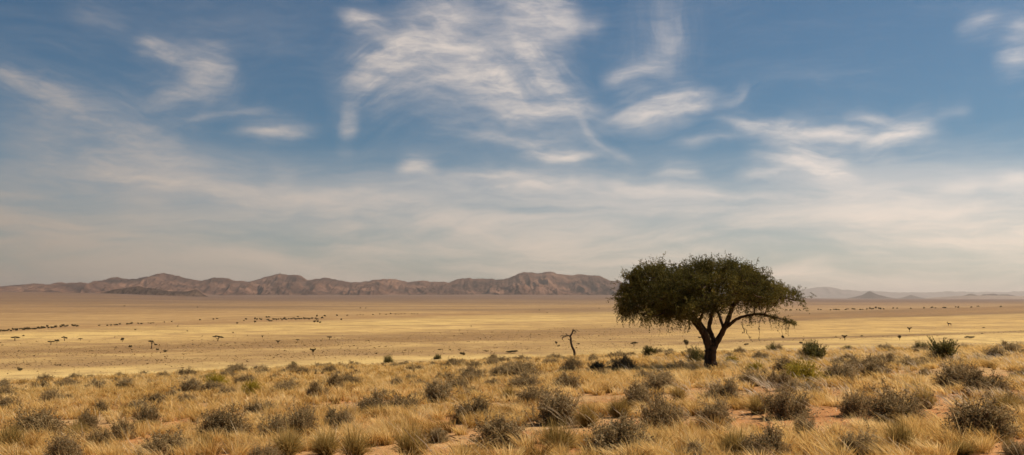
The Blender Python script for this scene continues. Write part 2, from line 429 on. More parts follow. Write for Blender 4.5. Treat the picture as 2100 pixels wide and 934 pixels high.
def tussock_mesh(name, mat, n=420, h=.8, spread=.5, lean=(0, 0), stalks=14):
    """a clump of arching blades; about one unit wide"""
    b = Bag(); an = rng.uniform(0, 2 * np.pi, n); r0 = rng.uniform(0, .13, n) ** .8
    out = np.stack([np.cos(an), np.sin(an), np.zeros(n)], 1)
    B0 = out * r0[:, None] * 1.2; L = rng.uniform(.25, 1, n) ** .8 * h * (1 - .25 * rng.uniform(size=n) ** 3) * rng.uniform(.75, 1.15, n); sp = spread * rng.uniform(.05, 1.15, n)
    u = np.linspace(0, 1, 5)
    P = np.zeros((n, 5, 3))
    for i, t in enumerate(u):
        P[:, i] = B0 + out * (sp * t ** 1.6)[:, None]
        P[:, i, 0] += lean[0] * t * t * L; P[:, i, 1] += lean[1] * t * t * L
        P[:, i, 2] = L * (t - .38 * t * t * (sp / spread) ** 1.5)
    P[:, 2:] += rng.normal(size=(n, 3, 3)) * .022
    W = np.array([.0055, .006, .0052, .0038, .0012])[None] * rng.uniform(.7, 1.3, n)[:, None]
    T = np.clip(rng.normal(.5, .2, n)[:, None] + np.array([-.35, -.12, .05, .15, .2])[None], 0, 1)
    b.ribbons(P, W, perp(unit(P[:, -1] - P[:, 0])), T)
    return b.mesh(name, mat, fit=True)

def broom_mesh(name, mat, n=260, h=1.0, w=.5, upright=.6):
    """upright green stems with short needle leaves"""
    b = Bag(); nk = 8; ka = rng.uniform(0, 6.28, nk); kr = rng.uniform(.15, .75, nk) * w; kh = rng.uniform(.45, 1.0, nk); kh[0] = 1
    k = rng.integers(0, nk, n); an = rng.uniform(0, 2 * np.pi, n); r = np.sqrt(rng.uniform(0, 1, n)) * w * .30
    T = np.stack([kr[k] * np.cos(ka[k]) + r * np.cos(an), kr[k] * np.sin(ka[k]) + r * np.sin(an), h * kh[k] * rng.uniform(.45, 1, n)], 1)
    Bp = T * np.array([.2, .2, 0]); u = np.linspace(0, 1, 5)[None, :, None]
    mid = Bp * (1 - .35) + T * .35; mid[:, 2] = T[:, 2] * upright
    P = (1 - u) ** 2 * Bp[:, None] + 2 * u * (1 - u) * mid[:, None] + u * u * T[:, None]
    b.ribbons(P, np.tile(np.linspace(.011, .004, 5), (n, 1)), perp(unit(T - Bp)), rng.uniform(.2, .7, n))
    m = n * 14; k = rng.integers(0, n, m); s = rng.uniform(.25, 1, m)[:, None]
    A = (1 - s) ** 2 * Bp[k] + 2 * s * (1 - s) * mid[k] + s * s * T[k]
    d = unit(unit(T[k] - mid[k]) + rand_dirs(m, .2) * .8)
    L = rng.uniform(.025, .06, m)
    b.leaves(A + d * L[:, None] * .8, d, perp(d), L, L * .22, np.clip(rng.normal(.5, .22, m), 0, 1))
    return b.mesh(name, mat, fit=True)

def place(name, me, px, py, w, h, label, cat, group, wm=1.0, hm=1.0, sink=.02):
    """stands a plant whose mesh is wm wide and hm high where the photograph shows its foot"""
    x, y, z = px_ground(px, py)
    sw = w * y / F / wm; sh = h * y / F / hm
    o = link(name, me, loc=(x, y, z - sink), rz=rng.uniform(0, 6.28), scale=(sw, sw, sh))
    tag(o, label, cat, group)
    KEEP.append((x, y, sw * wm * .5))
    return o
KEEP = []   # spots taken by plants: x, y, radius

# ------------------------------------------------------------------ the acacia
def build_acacia():
    bx, by, bz = px_ground(1458, 755)
    S = by / F
    root = bpy.data.objects.new('acacia_tree', None); COL.objects.link(root); root.location = (bx, by, bz)
    tag(root, 'large dark umbrella acacia with forked trunk standing alone on the rise', 'tree')
    def p(px, py, y=0., r=None):
        v = [(px - 1458) * S, y, (748 - py) * S]
        return v + [r * S] if r is not None else v
    bags = []
    def limb(name, pts, n=30, m=12, knots=.06):
        s = spline([p(*q) for q in pts], n); P = s[:, :3]; rad = s[:, 3]
        rad = rad * (1 + knots * np.sin(np.arange(n) * 1.7 + rng.uniform(0, 6)) + rng.normal(size=n) * .03)
        P[2:] += rng.normal(size=P[2:].shape) * .006
        b = Bag(); b.tube(P, np.maximum(rad, .004), m); bags.append((name, b))
        return P
    # px, py, depth in metres, radius in pixels
    trunk = [(1458, 756, 0, 16), (1458, 747, 0, 14.5), (1457, 735, 0, 12.6), (1457, 722, 0, 11.8), (1457.5, 712, 0, 11.8), (1458, 704, 0, 11.4), (1459, 697, 0, 8), (1459.5, 690, 0, 4)]
    limb('trunk', trunk, 26, 16, .03)
    Ls = []
    Ls.append(limb('limb', [(1456, 714, 0, 8), (1451, 697, -.05, 8.6), (1444, 680, -.1, 7.6), (1435, 667, -.15, 7), (1423, 653, -.2, 6.4), (1406, 632, -.3, 5), (1384, 610, -.4, 3.6), (1352, 590, -.5, 2.2), (1320, 580, -.6, 1.2)], 40))
    Ls.append(limb('limb', [(1463, 712, .1, 6), (1467, 697, .2, 5.4), (1462, 680, .25, 4.8), (1457, 664, .25, 4.4), (1462, 643, .3, 3.9), (1467, 622, .4, 3.4), (1462, 590, .5, 2.4), (1455, 560, .6, 1.4)], 36))
    Ls.append(limb('limb', [(1461, 714, 0, 7), (1469, 697, 0, 6.4), (1478, 680, -.05, 5.8), (1487, 662, -.1, 5.4), (1494, 643, -.1, 4.8), (1501, 622, -.15, 4.2), (1515, 600, -.2, 3.2), (1532, 578, -.3, 2.0), (1555, 565, -.4, 1.2)], 38))
    Ls.append(limb('limb', [(1488, 664, -.1, 4), (1496, 656, -.3, 3.6), (1505, 647, -.5, 3.2), (1519, 641, -.7, 2.8), (1532, 638, -.9, 2.4), (1547, 637, -1.0, 2.1), (1562, 641, -1.1, 1.8), (1577, 644, -1.2, 1.3), (1592, 649, -1.3, .9), (1606, 655, -1.3, .4)], 40, 8))
    Ls.append(limb('limb', [(1447, 686, -.1, 3.6), (1452, 672, .35, 3.2), (1440, 650, .9, 2.8), (1420, 620, 1.5, 2.0), (1400, 595, 2.1, 1.2)], 24, 8))
    Ls.append(limb('limb', [(1484, 668, 0, 3.2), (1482, 640, .6, 2.9), (1476, 622, 1.1, 2.4), (1490, 595, 1.8, 1.6), (1500, 575, 2.4, 1.0)], 24, 8))
    Ls.append(limb('limb', [(1436, 668, -.2, 3.0), (1426, 650, -.9, 2.8), (1428, 625, -1.5, 2.2), (1425, 600, -2.1, 1.5), (1410, 580, -2.6, .9)], 24, 8))
    Ls.append(limb('limb', [(1494, 642, -.1, 2.6), (1490, 625, -.8, 2.2), (1478, 612, -1.4, 1.8), (1490, 590, -2.0, 1.3), (1510, 575, -2.4, .8)], 24, 8))
    Ls.append(limb('limb', [(1503, 618, -.15, 2.8), (1530, 602, 0, 2.4), (1565, 594, .2, 1.9), (1600, 594, .3, 1.3), (1625, 597, .3, .7)], 24, 8))
    Ls.append(limb('limb', [(1422, 652, -.2, 2.4), (1410, 647, -.5, 2.0), (1395, 645, -.7, 1.5), (1370, 632, -.9, 1.0), (1330, 622, -1.0, .6)], 20, 8))
    # crown outline in the picture plane
    out = np.array([(1262, 600), (1263, 585), (1275, 568), (1292, 553), (1316, 542), (1346, 534), (1366, 546), (1378, 550), (1394, 538), (1418, 529), (1440, 527), (1470, 529), (1498, 530), (1526, 534), (1543, 545), (1560, 556), (1574, 570), (1586, 588),
                    (1600, 584), (1618, 580), (1634, 588), (1640, 601), (1628, 609), (1606, 606), (1598, 613), (1576, 618), (1545, 616), (1515, 613), (1490, 606), (1466, 612), (1446, 624), (1425, 634), (1400, 642), (1370, 640), (1335, 640), (1295, 640), (1264, 630)], float)
    out[:, 0] = 1452 + (out[:, 0] - 1452) * np.where(out[:, 0] > 1452, .885, .950); out[:, 1] = np.where(out[:, 1] < 600, 600 + (out[:, 1] - 600) * .90, out[:, 1])
    poly = np.stack([(out[:, 0] - 1458) * S, (748 - out[:, 1]) * S], 1)
    def inside(q):
        x, z = q[:, 0], q[:, 1]; c = np.zeros(len(q), bool); j = len(poly) - 1
        for i in range(len(poly)):
            xi, zi = poly[i]; xj, zj = poly[j]
            c ^= ((zi > z) != (zj > z)) & (x < (xj - xi) * (z - zi) / (zj - zi + 1e-12) + xi); j = i
        return c
    lo, hi = poly.min(0), poly.max(0)
    cl = []
    while len(cl) < 290:
        q = np.array([[rng.uniform(lo[0], hi[0]), rng.uniform(lo[1], hi[1])]])
        if not inside(q)[0]: continue
        x, z = q[0]
        col = inside(np.stack([np.full(60, x), np.linspace(lo[1], hi[1], 60)], 1)); zz = np.linspace(lo[1], hi[1], 60)[col]
        f = (z - zz.min()) / max(zz.max() - zz.min(), .05)
        D = 3.5 * math.sqrt(max(0.02, 1 - ((x - .0) / 4.6) ** 2)) * math.sqrt(max(.03, 1 - f ** 2.2))
        y = rng.uniform(-D, D)
        if any((x - c[0]) ** 2 + (y - c[1]) ** 2 * .8 + ((z - c[2]) * 1.4) ** 2 < .30 ** 2 for c in cl): 
            if rng.uniform() < .93: continue
        # the inner heart of an acacia crown is bare
        if f < .35 and abs(y) < .4 * D and rng.uniform() < .5: continue
        cl.append((x, y, z))
    cl = np.array(cl)
    # thin branches: every clump joins the nearest wood already in place
    nodes = np.vstack([L[len(L) // 3:] for L in Ls]); own = np.concatenate([np.full(len(L) - len(L) // 3, i) for i, L in enumerate(Ls)])
    order = np.argsort([np.min(np.linalg.norm(nodes - c, axis=1)) for c in cl])
    for k in order:
        c = cl[k]; dd = np.linalg.norm(nodes - c, axis=1) + .9 * np.maximum(nodes[:, 2] - c[2], 0)
        i = int(np.argmin(dd)); a = nodes[i]; mid = (a + c) / 2 + rng.normal(size=3) * .08; mid[2] -= .06
        P = spline([a, mid, c], 7); bags[own[i] + 1][1].tube(P, np.linspace(.030, .012, 7), 5)
        nodes = np.vstack([nodes, P[3:]]); own = np.concatenate([own, np.full(4, own[i])])
    for nm, b in bags: link(nm, b.mesh('acacia_' + nm, BARK, True), root)
    # foliage
    b = Bag()
    per = 30
    n = len(cl) * per; k = np.repeat(np.arange(len(cl)), per)
    d = rand_dirs(n, .38); edge = sm((np.hypot(cl[k, 0] / 4.6, cl[k, 1] / 3.6) - .55) / .4)
    low = sm((.5 - (cl[k, 2] - lo[1]) / (hi[1] - lo[1])) / .4)
    d[:, 2] -= .75 * low * rng.uniform(0, 1.3, n); d = unit(d)
    L = rng.uniform(.16, .46, n)
    A = cl[k] + rng.normal(size=(n, 3)) * np.array([.15, .15, .10])
    M = A + d * L[:, None] * .55; E = A + d * L[:, None]; E[:, 2] -= .10 * L * (1 + 2.5 * low); E += rng.normal(size=E.shape) * .03
    b.ribbons(np.stack([A, M, E], 1), np.tile([.008, .006, .003], (n, 1)), perp(d), rng.uniform(0, .4, n))
    lf = 20
    m = n * lf; q = np.repeat(np.arange(n), lf); s = rng.uniform(.1, 1.05, m)[:, None]
    C = (1 - s) ** 2 * A[q] + 2 * s * (1 - s) * M[q] + s * s * E[q] + rng.normal(size=(m, 3)) * .028
    ld = unit(d[q] * .5 + rand_dirs(m)); ll = rng.uniform(.018, .038, m)
    tone = np.clip(rng.normal(.5, .24, len(cl))[k][q] + rng.normal(size=m) * .17, 0, 1)
    b.leaves(C, ld, perp(ld), ll, ll * rng.uniform(.3, .55, m), tone)
    # loose sprays: sprigs that break the outline on top, strands that hang under the rim
    def strands(A, dirs, L, droop, nl, w=.004):
        n = len(A); u = np.linspace(0, 1, 5)
        P = A[:, None] + dirs[:, None] * (L[:, None] * u[None])[:, :, None]
        P[:, :, 2] -= (droop * L)[:, None] * u[None] ** 2
        P[:, 1:] += rng.normal(size=P[:, 1:].shape) * .018
        b.ribbons(P, np.tile(np.linspace(w, w * .5, 5), (n, 1)), perp(dirs), np.full(n, .15))
        m = n * nl; q = rng.integers(0, n, m); s = rng.uniform(.1, 3.95, m); i = s.astype(int); f = (s - i)[:, None]
        C = P[q, i] * (1 - f) + P[q, i + 1] * f + rng.normal(size=(m, 3)) * .022
        ld = unit(rand_dirs(m) + dirs[q] * .4); ll = rng.uniform(.015, .034, m)
        b.leaves(C, ld, perp(ld), ll, ll * .42, np.clip(rng.normal(.4, .2, m), 0, 1))
    z_of = (cl[:, 2] - lo[1]) / (hi[1] - lo[1])
    hi_c = cl[(z_of > .55)]; A = hi_c[rng.integers(0, len(hi_c), 260)] + rng.normal(size=(260, 3)) * .12
    strands(A, rand_dirs(260, 1.1), rng.uniform(.2, .48, 260), rng.uniform(0, .2, 260), 18)
    lo_c = cl[z_of < .34]; A = lo_c[rng.integers(0, len(lo_c), 330)] + rng.normal(size=(330, 3)) * .15
    strands(A, unit(rand_dirs(330) * np.array([1, 1, .3]) + np.array([0, 0, -.5])), rng.uniform(.25, .95, 330) * rng.uniform(.5, 1, 330), rng.uniform(.1, .6, 330), 15)
    arch = Ls[3]; A = arch[rng.integers(14, 40, 120)] + rng.normal(size=(120, 3)) * .03
    dirs = unit(rand_dirs(120) * np.array([1, 1, .5]) + np.array([.5, 0, .1]))
    strands(A, dirs, rng.uniform(.12, .42, 120), rng.uniform(.1, .6, 120), 16)
    A = arch[rng.integers(12, 38, 46)]
    strands(A, unit(rand_dirs(46) * np.array([.5, .5, .1]) + np.array([0, 0, -1.])), rng.uniform(.15, .5, 46), np.full(46, .1), 14)
    link('crown', b.mesh('acacia_crown', LEAF), root)
    # single long twigs hanging clear of the crown
    for pts, lab in (([(1507, 655), (1514, 664), (1520, 674), (1525, 683), (1528, 690)], None), ([(1509, 655), (1513, 666), (1511, 674)], None),
                     ([(1543, 640), (1544, 655), (1543, 668), (1544, 688)], None), ([(1589, 649), (1590, 662), (1589.5, 674), (1590, 682)], 'long bare twig ending in a dark bundle'),
                     ([(1392, 648), (1390, 657), (1386, 668)], None), ([(1402, 650), (1404, 660), (1401, 670)], None), ([(1296, 640), (1292, 650), (1270, 650)], None)):
        if pts[0][0] == 1296: pts = [(1272, 636), (1270, 645), (1269, 652)]
        hb = Bag(); q = spline([p(a, c, -1.0) for a, c in pts], 12); q += rng.normal(size=q.shape) * .008
        q[1:-1] += rng.normal(size=(10, 3)) * .02
        hb.tube(q, np.linspace(.007, .004, 12), 4)
        m = 26; i = rng.integers(2, 12, m); dd = rand_dirs(m, -.6); ll = rng.uniform(.018, .04, m)
        if lab:
            i = np.full(m * 3, 11); m *= 3; dd = rand_dirs(m); ll = rng.uniform(.02, .045, m)
        C = q[i] + dd * ll[:, None] * .8
        hb.leaves(C, dd, perp(dd), ll, ll * .45, np.full(m, .2))
        o = link('hanging_twig', hb.mesh('hanging_twig', TWIG), root)
        if lab: o['label'] = lab
    KEEP.extend([(bx, by, .5), (bx, by - .7, .7), (bx, by - 1.5, .7), (bx, by - 2.3, .6)])
    return bx, by

# ------------------------------------------------------------------ dead tree
def build_dead_tree():
    px0 = 1178.0
    yv = 60.0; xv = (px0 - CX) / F * yv; zv = float(ground(xv, yv)); S = yv / F
    base_py = HY + (EYE - zv) / yv * F
    root = bpy.data.objects.new('dead_tree', None); COL.objects.link(root); root.location = (xv, yv, zv)
    tag(root, 'leafless dead sapling with crooked bare branches beyond the edge of the scrub', 'tree')
    def L(name, pts, n, m=8):
        s = spline([[(a - px0) * S * 1.08, y, EYE - (c - HY) * S - zv, r * S * 1.02] for a, c, y, r in pts], n)
        s[:, :3] += rng.normal(size=(n, 3)) * .006
        b = Bag(); b.tube(s[:, :3], s[:, 3], m); link(name, b.mesh('dead_' + name, DEADWOOD, True), root)
    L('trunk', [(1179, base_py + 3, 0, 3.0), (1178, 722, 0, 2.6), (1174, 712, 0, 2.3), (1171.5, 702, 0, 2.2), (1171, 694, 0, 2.0), (1170, 689, 0, 1.8)], 20)
    L('branch', [(1170, 690, 0, 1.7), (1173, 685, .05, 1.5), (1174.5, 681, .1, 1.4), (1175.5, 677.5, .1, 1.1), (1175.5, 675.5, .1, .5)], 14)
    L('branch', [(1170, 690, 0, 1.5), (1166, 688.5, -.05, 1.3), (1162, 690, -.1, 1.1), (1157, 691.5, -.15, .9), (1154.5, 694, -.15, .8), (1155.5, 697, -.15, .5), (1158, 700, -.1, .3)], 18)
    L('branch', [(1165.5, 688.6, -.05, .9), (1163, 686, -.05, .8), (1161.5, 684, 0, .5)], 8, 6)
    L('branch', [(1162, 689, -.1, .6), (1156, 688, -.1, .4), (1152, 688.5, -.1, .25)], 8, 6)
    L('branch', [(1171, 699, 0, .9), (1168, 697, .1, .8), (1165.5, 695.5, .1, .5)], 8, 6)
    L('branch', [(1175, 680, .1, .8), (1178, 679, .12, .7), (1181, 680.5, .12, .6), (1182, 683, .12, .3)], 8, 6)
    L('branch', [(1178, 679, .12, .5), (1180, 681.5, .1, .6), (1178.5, 683, .1, .4)], 6, 6)
    L('branch', [(1175.5, 677, .1, .5), (1177, 674.5, .1, .3)], 5, 6)
    L('branch', [(1176, 679, .1, .7), (1180, 677.5, .2, .55), (1184, 678, .25, .45), (1188, 681, .25, .25)], 8, 6)
    L('branch', [(1173.5, 684, .05, .6), (1177, 683.5, -.1, .45), (1180.5, 686, -.15, .25)], 6, 6)
    L('branch', [(1158, 691, -.15, .6), (1154, 689, -.2, .45), (1150, 690.5, -.2, .25)], 6, 6)
    L('branch', [(1171.2, 703, 0, .6), (1175, 700, .1, .45), (1178, 699.5, .1, .25)], 6, 6)

# ------------------------------------------------------------------ trees out on the plain
def far_crown(kind):
    b = Bag()
    if kind == 'umbrella': bl = [(x, rng.uniform(-.25, .25), .72 + rng.uniform(-.1, .12) - .25 * abs(x), .2, .11) for x in np.linspace(-.36, .36, 7)]
    elif kind == 'double': bl = [(-.30, 0, .75, .17, .11), (-.15, .1, .82, .17, .12), (0, 0, .78, .16, .1), (.18, -.1, .68, .18, .11), (.33, .05, .6, .16, .1), (.25, .1, .7, .12, .1)]
    elif kind == 'vase': bl = [(-.33, 0, .85, .15, .12), (-.1, .1, .78, .2, .16), (.12, -.1, .75, .2, .16), (.32, 0, .87, .16, .12), (0, 0, .58, .16, .14)]
    elif kind == 'round': bl = [(rng.uniform(-.28, .28), rng.uniform(-.28, .28), rng.uniform(.5, .85), .2, .18) for _ in range(8)]
    else: bl = [(rng.uniform(-.36, .36), rng.uniform(-.3, .3), rng.uniform(.28, .66), .2, .24) for _ in range(9)]
    for x, y, z, r, h in bl:
        n = 110; d = rand_dirs(n); rr = rng.uniform(.35, 1, n)[:, None]
        C = np.array([x, y, z]) + d * rr * np.array([r, r, h]); dd = rand_dirs(n)
        b.leaves(C, dd, perp(dd), rng.uniform(.03, .07, n), rng.uniform(.02, .045, n), np.clip(rng.normal(.5, .25, n), 0, 1))
    return b.mesh('far_crown', FARLEAF)

def far_trunk(kind):
    b = Bag(); J = lambda: rng.uniform(-.03, .03)
    b.tube(spline([[0, 0, -.06], [J(), J(), .2], [J(), J(), .45]], 6), np.linspace(.045, .032, 6), 6)
    for x, y, z in ((-.26, .08, .72), (.24, -.06, .7), (.03, .16, .74)):
        b.tube(spline([[0, 0, .38], [x * .5, y * .5, .55], [x, y, z]], 6), np.linspace(.03, .014, 6), 5)
    return b.mesh('far_trunk', BARK)

def build_plain_trees():
    kinds = ['umbrella', 'double', 'vase', 'round', 'bush']
    cr = {k: [far_crown(k) for _ in range(4)] for k in kinds}; tk = [far_trunk('a'), far_trunk('b')]
    def tree(px, py, w, h, kind, label, group='scattered trees on the plain', name=None):
        x, y, z = px_ground(px, py); w *= y / F; h *= y / F
        r = bpy.data.objects.new(name or ('thorn_tree' if kind != 'bush' else 'bush'), None); COL.objects.link(r); r.location = (x, y, z)
        tag(r, label, 'tree' if kind != 'bush' else 'bush', group)
        rz = rng.uniform(-.35, .35) + (0 if rng.uniform() < .5 else math.pi) * (kind != 'double')
        link('crown', cr[kind][rng.integers(0, 4)], r, (0, 0, 0), rz, (w, w, h * 1.04))
        if kind != 'bush': link('trunk', tk[rng.integers(0, 2)], r, (0, 0, 0), rz, (max(w, h * .7), max(w, h * .7), h))
        return r
    for a in [
        (31, 699, 21, 9, 'umbrella', 'wide flat thorn tree at the left end of the plain, below the dark bush line'),
        (48, 691, 6, 4, 'round', 'tiny thorn tree just above the wide flat one at the left end'),
        (104, 707.5, 17, 9, 'umbrella', 'flat topped thorn tree, lowest of the three standing close together on the left'),
        (117, 703.5, 12, 7, 'round', 'rounded thorn tree, middle one of the three close together on the left'),
        (132, 700, 14, 10, 'double', 'leaning thorn tree, topmost of the three close together on the left'),
        (165, 699, 9, 6, 'umbrella', 'small flat thorn tree standing alone right of the group of three'),
        (251, 702, 9, 9, 'round', 'small rounded thorn tree on a thin trunk, on yellow grass in the left half'),
        (267, 715.5, 9, 7, 'round', 'dark squat thorn tree on brown ground, beside the tall bare-limbed one'),
        (447, 700, 24, 12, 'double', 'broad two-tiered umbrella tree, the widest of the trees out on the plain'),
        (538, 694.5, 5, 6, 'vase', 'tiny upright thorn tree right of the broad two-tiered one'),
        (570, 706.5, 12, 8, 'vase', 'vase shaped thorn tree with a shadow, right of the broad two-tiered one'),
        (610, 701, 8, 6, 'umbrella', 'small flat thorn tree between the vase shaped one and the lone flat crown'),
        (676, 698, 12, 9, 'umbrella', 'small umbrella tree leaning right, last of the row in the left half'),
        (642, 729, 14, 14, 'vase', 'dark vase shaped thorn tree nearest the scrub edge in the left half'),
        (1141, 708, 7, 8, 'round', 'small rounded thorn tree just left of the dead sapling'),
        (1300, 711.5, 14, 11, 'umbrella', 'dark umbrella tree between the dead sapling and the acacia'),
        (1407, 714, 11, 18, 'round', 'slender thorn tree with a thin stem, just left of the acacia trunk'),
        (1732, 698.5, 12, 11, 'vase', 'small vase shaped thorn tree on the dark stripe right of the acacia'),
        (1865, 681.5, 10, 10, 'vase', 'small square-crowned thorn tree standing alone on the right of the plain'),
        (1845, 698, 9, 10, 'round', 'leaning dark thorn tree on the stripe, just below the square-crowned one'),
        (277, 679, 6, 5, 'umbrella', 'tiny thorn tree just below the dark bush line on the left'),
        (478, 685, 4, 4, 'round', 'speck of a tree just above and right of the broad two-tiered one'),
        (364, 671, 4, 3, 'round', 'speck of a tree below the right end of the bush line'),
        (384, 681, 4, 3, 'round', 'speck of a tree above and left of the broad two-tiered one'),
        (42, 760.5, 14, 7, 'bush', 'dark low mound bush near the scrub edge at the far left'),
        (323, 719.5, 8, 5, 'bush', 'small dark bush at the foot of the tall bare-limbed tree'),
        (338, 723, 10, 6, 'bush', 'low olive bush, second right of the tall bare-limbed tree'),
        (947, 730.5, 14, 9, 'bush', 'dark ragged bush on yellow grass at mid plain, left of the dead sapling'),
        (902, 718.5, 9, 3, 'bush', 'low flat bush left of the ragged bush at mid plain'),
        (923, 719, 6, 3.5, 'bush', 'tiny low bush above the ragged bush at mid plain'),
        (1053, 725, 29, 7, 'bush', 'long low dark thicket left of the dead sapling'),
        (1187, 707, 5, 4, 'bush', 'tiny dark bush just right of the dead sapling'),
        (1145, 711, 8, 3, 'bush', 'low dark bush at the foot of the tree left of the dead sapling'),
        (1532, 709, 12, 5, 'bush', 'low grey bush on the dark stripe just right of the acacia trunk'),
        (1643, 705, 9, 5, 'bush', 'low bush on the dark stripe behind the green broom bush'),
        (1990, 694.5, 20, 6, 'bush', 'dark wide mound of a bush on the stripe at the far right'),
        (2018, 673.5, 6, 2.5, 'bush', 'tiny flat bush on yellow grass at the far right, upper of two'),
        (2014, 685, 7, 2.5, 'bush', 'tiny flat bush on yellow grass at the far right, lower of two'),
        (1767, 691, 6, 4, 'bush', 'tiny bush between the vase shaped and the leaning tree on the right'),
        (1435, 694, 10, 4, 'bush', 'low dark bush on the plain directly behind the acacia trunk'),
    ]: tree(*a)
    # the odd tall tree with one flat crown and one side bough
    x, y, z = px_ground(311, 715.5); S = y / F
    r = bpy.data.objects.new('thorn_tree', None); COL.objects.link(r); r.location = (x, y, z)
    tag(r, 'tall bare-limbed thorn tree with a flat cap and one drooping side bough', 'tree', 'scattered trees on the plain')
    b = Bag(); b.tube(spline([[0, 0, -.1], [0, 0, 5 * S], [.3 * S, 0, 9 * S], [-1.5 * S, 0, 15 * S]], 10), np.linspace(1.1, .7, 10) * S, 6)
    b.tube(spline([[0, 0, 9.5 * S], [3.5 * S, 0, 13.5 * S], [6.5 * S, 0, 10.5 * S], [8.5 * S, 0, 8.5 * S]], 8), np.linspace(.7, .4, 8) * S, 5)
    link('trunk', b.mesh('tall_trunk', BARK), r)
    for cx, cz, w, h in ((-2.2, 15.5, 5.2, 1.6), (1.5, 15, 2.5, 1.2), (8, 8.5, 2.6, 1.2)):
        b = Bag(); n = 160; d = rand_dirs(n) * rng.uniform(.3, 1, n)[:, None] ** .5
        C = np.array([cx, 0, cz]) * S + d * np.array([w, w * .8, h]) * S; dd = rand_dirs(n)
        b.leaves(C, dd, perp(dd), rng.uniform(.6, 1.1, n) * S, rng.uniform(.3, .7, n) * S, rng.uniform(0, 1, n)); link('crown', b.mesh('tall_crown', FARLEAF), r)
    # lines and groves of small far trees: single small meshes
    def dot(px, py, w, h, label, group):
        x, y, z = px_ground(px, py); k = ['bush', 'round', 'bush'][rng.integers(0, 3)]
        o = link('far_tree', cr[k][rng.integers(0, 4)], None, (x, y, z), rng.uniform(0, 6.28), (w * y / F * .8, w * y / F * .8, h * y / F * 1.2)); tag(o, label, 'tree', group)
    lineL = [(0, 681), (30, 679.5), (55, 677.5), (85, 675), (115, 673), (150, 671), (165, 670.5), (220, 669), (260, 667), (310, 664.5), (350, 661), (410, 657.5), (445, 656)]
    lx, ly = zip(*lineL)
    for px in list(np.arange(0, 60, 4.5)) + list(np.arange(60, 116, 4.5)) + [125, 129, 134, 138, 148, 153, 158]:
        dot(px + rng.uniform(-1, 1), np.interp(px, lx, ly) + rng.uniform(-.4, .6), rng.uniform(6, 11), rng.uniform(3.5, 6.5) + (2.5 if 50 < px < 60 else 0), 'dark bush in the close-set line at the far left edge of the plain', 'dark bush line at the left')
    for px in [204, 220, 227, 235, 240, 246, 262, 270, 283, 290, 304, 309, 314, 337, 352, 410, 438, 445]:
        dot(px, np.interp(px, lx, ly), rng.uniform(4, 8) * (1.5 if 258 < px < 272 else 1), rng.uniform(2.5, 4) * (1.5 if 258 < px < 272 else 1), 'small dark bush in the broken line trailing off from the left', 'broken bush line trailing right')
    grove = [(505, 658), (500, 659), (523, 656), (527, 657), (533, 656), (536, 657.5), (547, 654), (551, 653.5), (549, 658), (552, 661), (556, 660), (560, 657.5), (564, 656), (567, 658), (571, 656.5), (576, 656), (578, 658), (582, 656), (584, 654), (587, 657), (592, 656.5), (597, 657), (602, 656), (607, 657.5),
             (612, 656.5), (618, 657), (624, 656.5), (630, 656), (634, 656), (640, 656.5), (647, 656), (651, 657), (661, 656), (611, 652), (650, 650.5), (666, 649.5), (691, 649), (523, 662), (486, 664.5), (645, 662), (652, 661.5), (657, 664.5), (700, 659)]
    for px, py in grove: dot(px, py, rng.uniform(4.5, 9), rng.uniform(3, 5.5), 'small dark tree in the loose grove far out at left of centre', 'loose grove left of centre')
    for px in [712, 733, 739, 745, 765, 779, 792, 801, 811, 817, 823, 830, 845, 850, 856]:
        dot(px, np.interp(px, [712, 800, 860], [648, 646, 645]), rng.uniform(3.5, 6), rng.uniform(1.8, 3) + (1.5 if px == 801 else 0), 'speck of a tree in the thin line right of the loose grove', 'thin tree line at centre')
    for px, py in ((739, 633), (750, 633.5), (1106, 637), (1228, 634), (1122, 643), (255, 629), (405, 631)): dot(px, py, 4, 2, 'lone speck of a tree on the far brown slopes', 'lone far trees')
    tl = [(1612, 637), (1621, 637), (1634, 637), (1640, 637), (1648, 636.7), (1678, 636.5), (1683, 637), (1703, 636.4), (1710, 636), (1714, 636.5), (1720, 636), (1734, 635.5), (1738, 636), (1748, 635.5), (1752, 635), (1764, 635.5), (1769, 635.5), (1778, 635), (1784, 635), (1790, 635), (1796, 635), (1803, 635), (1812, 634.4), (1832, 634),
          (1840, 634), (1868, 633.4), (1895, 632.6), (1912, 632.2), (1918, 632), (1935, 632), (1938, 632), (1960, 631.5), (1965, 631.3), (1992, 630.6), (2006, 630.3), (2052, 630)]
    for px, py in tl: dot(px, py + .8, rng.uniform(5, 9) * (1.35 if 1780 < px < 1805 else 1), rng.uniform(2.4, 4) * (1.5 if 1780 < px < 1805 else 1), 'small dark tree in the long far line right of the acacia', 'far tree line on the right')

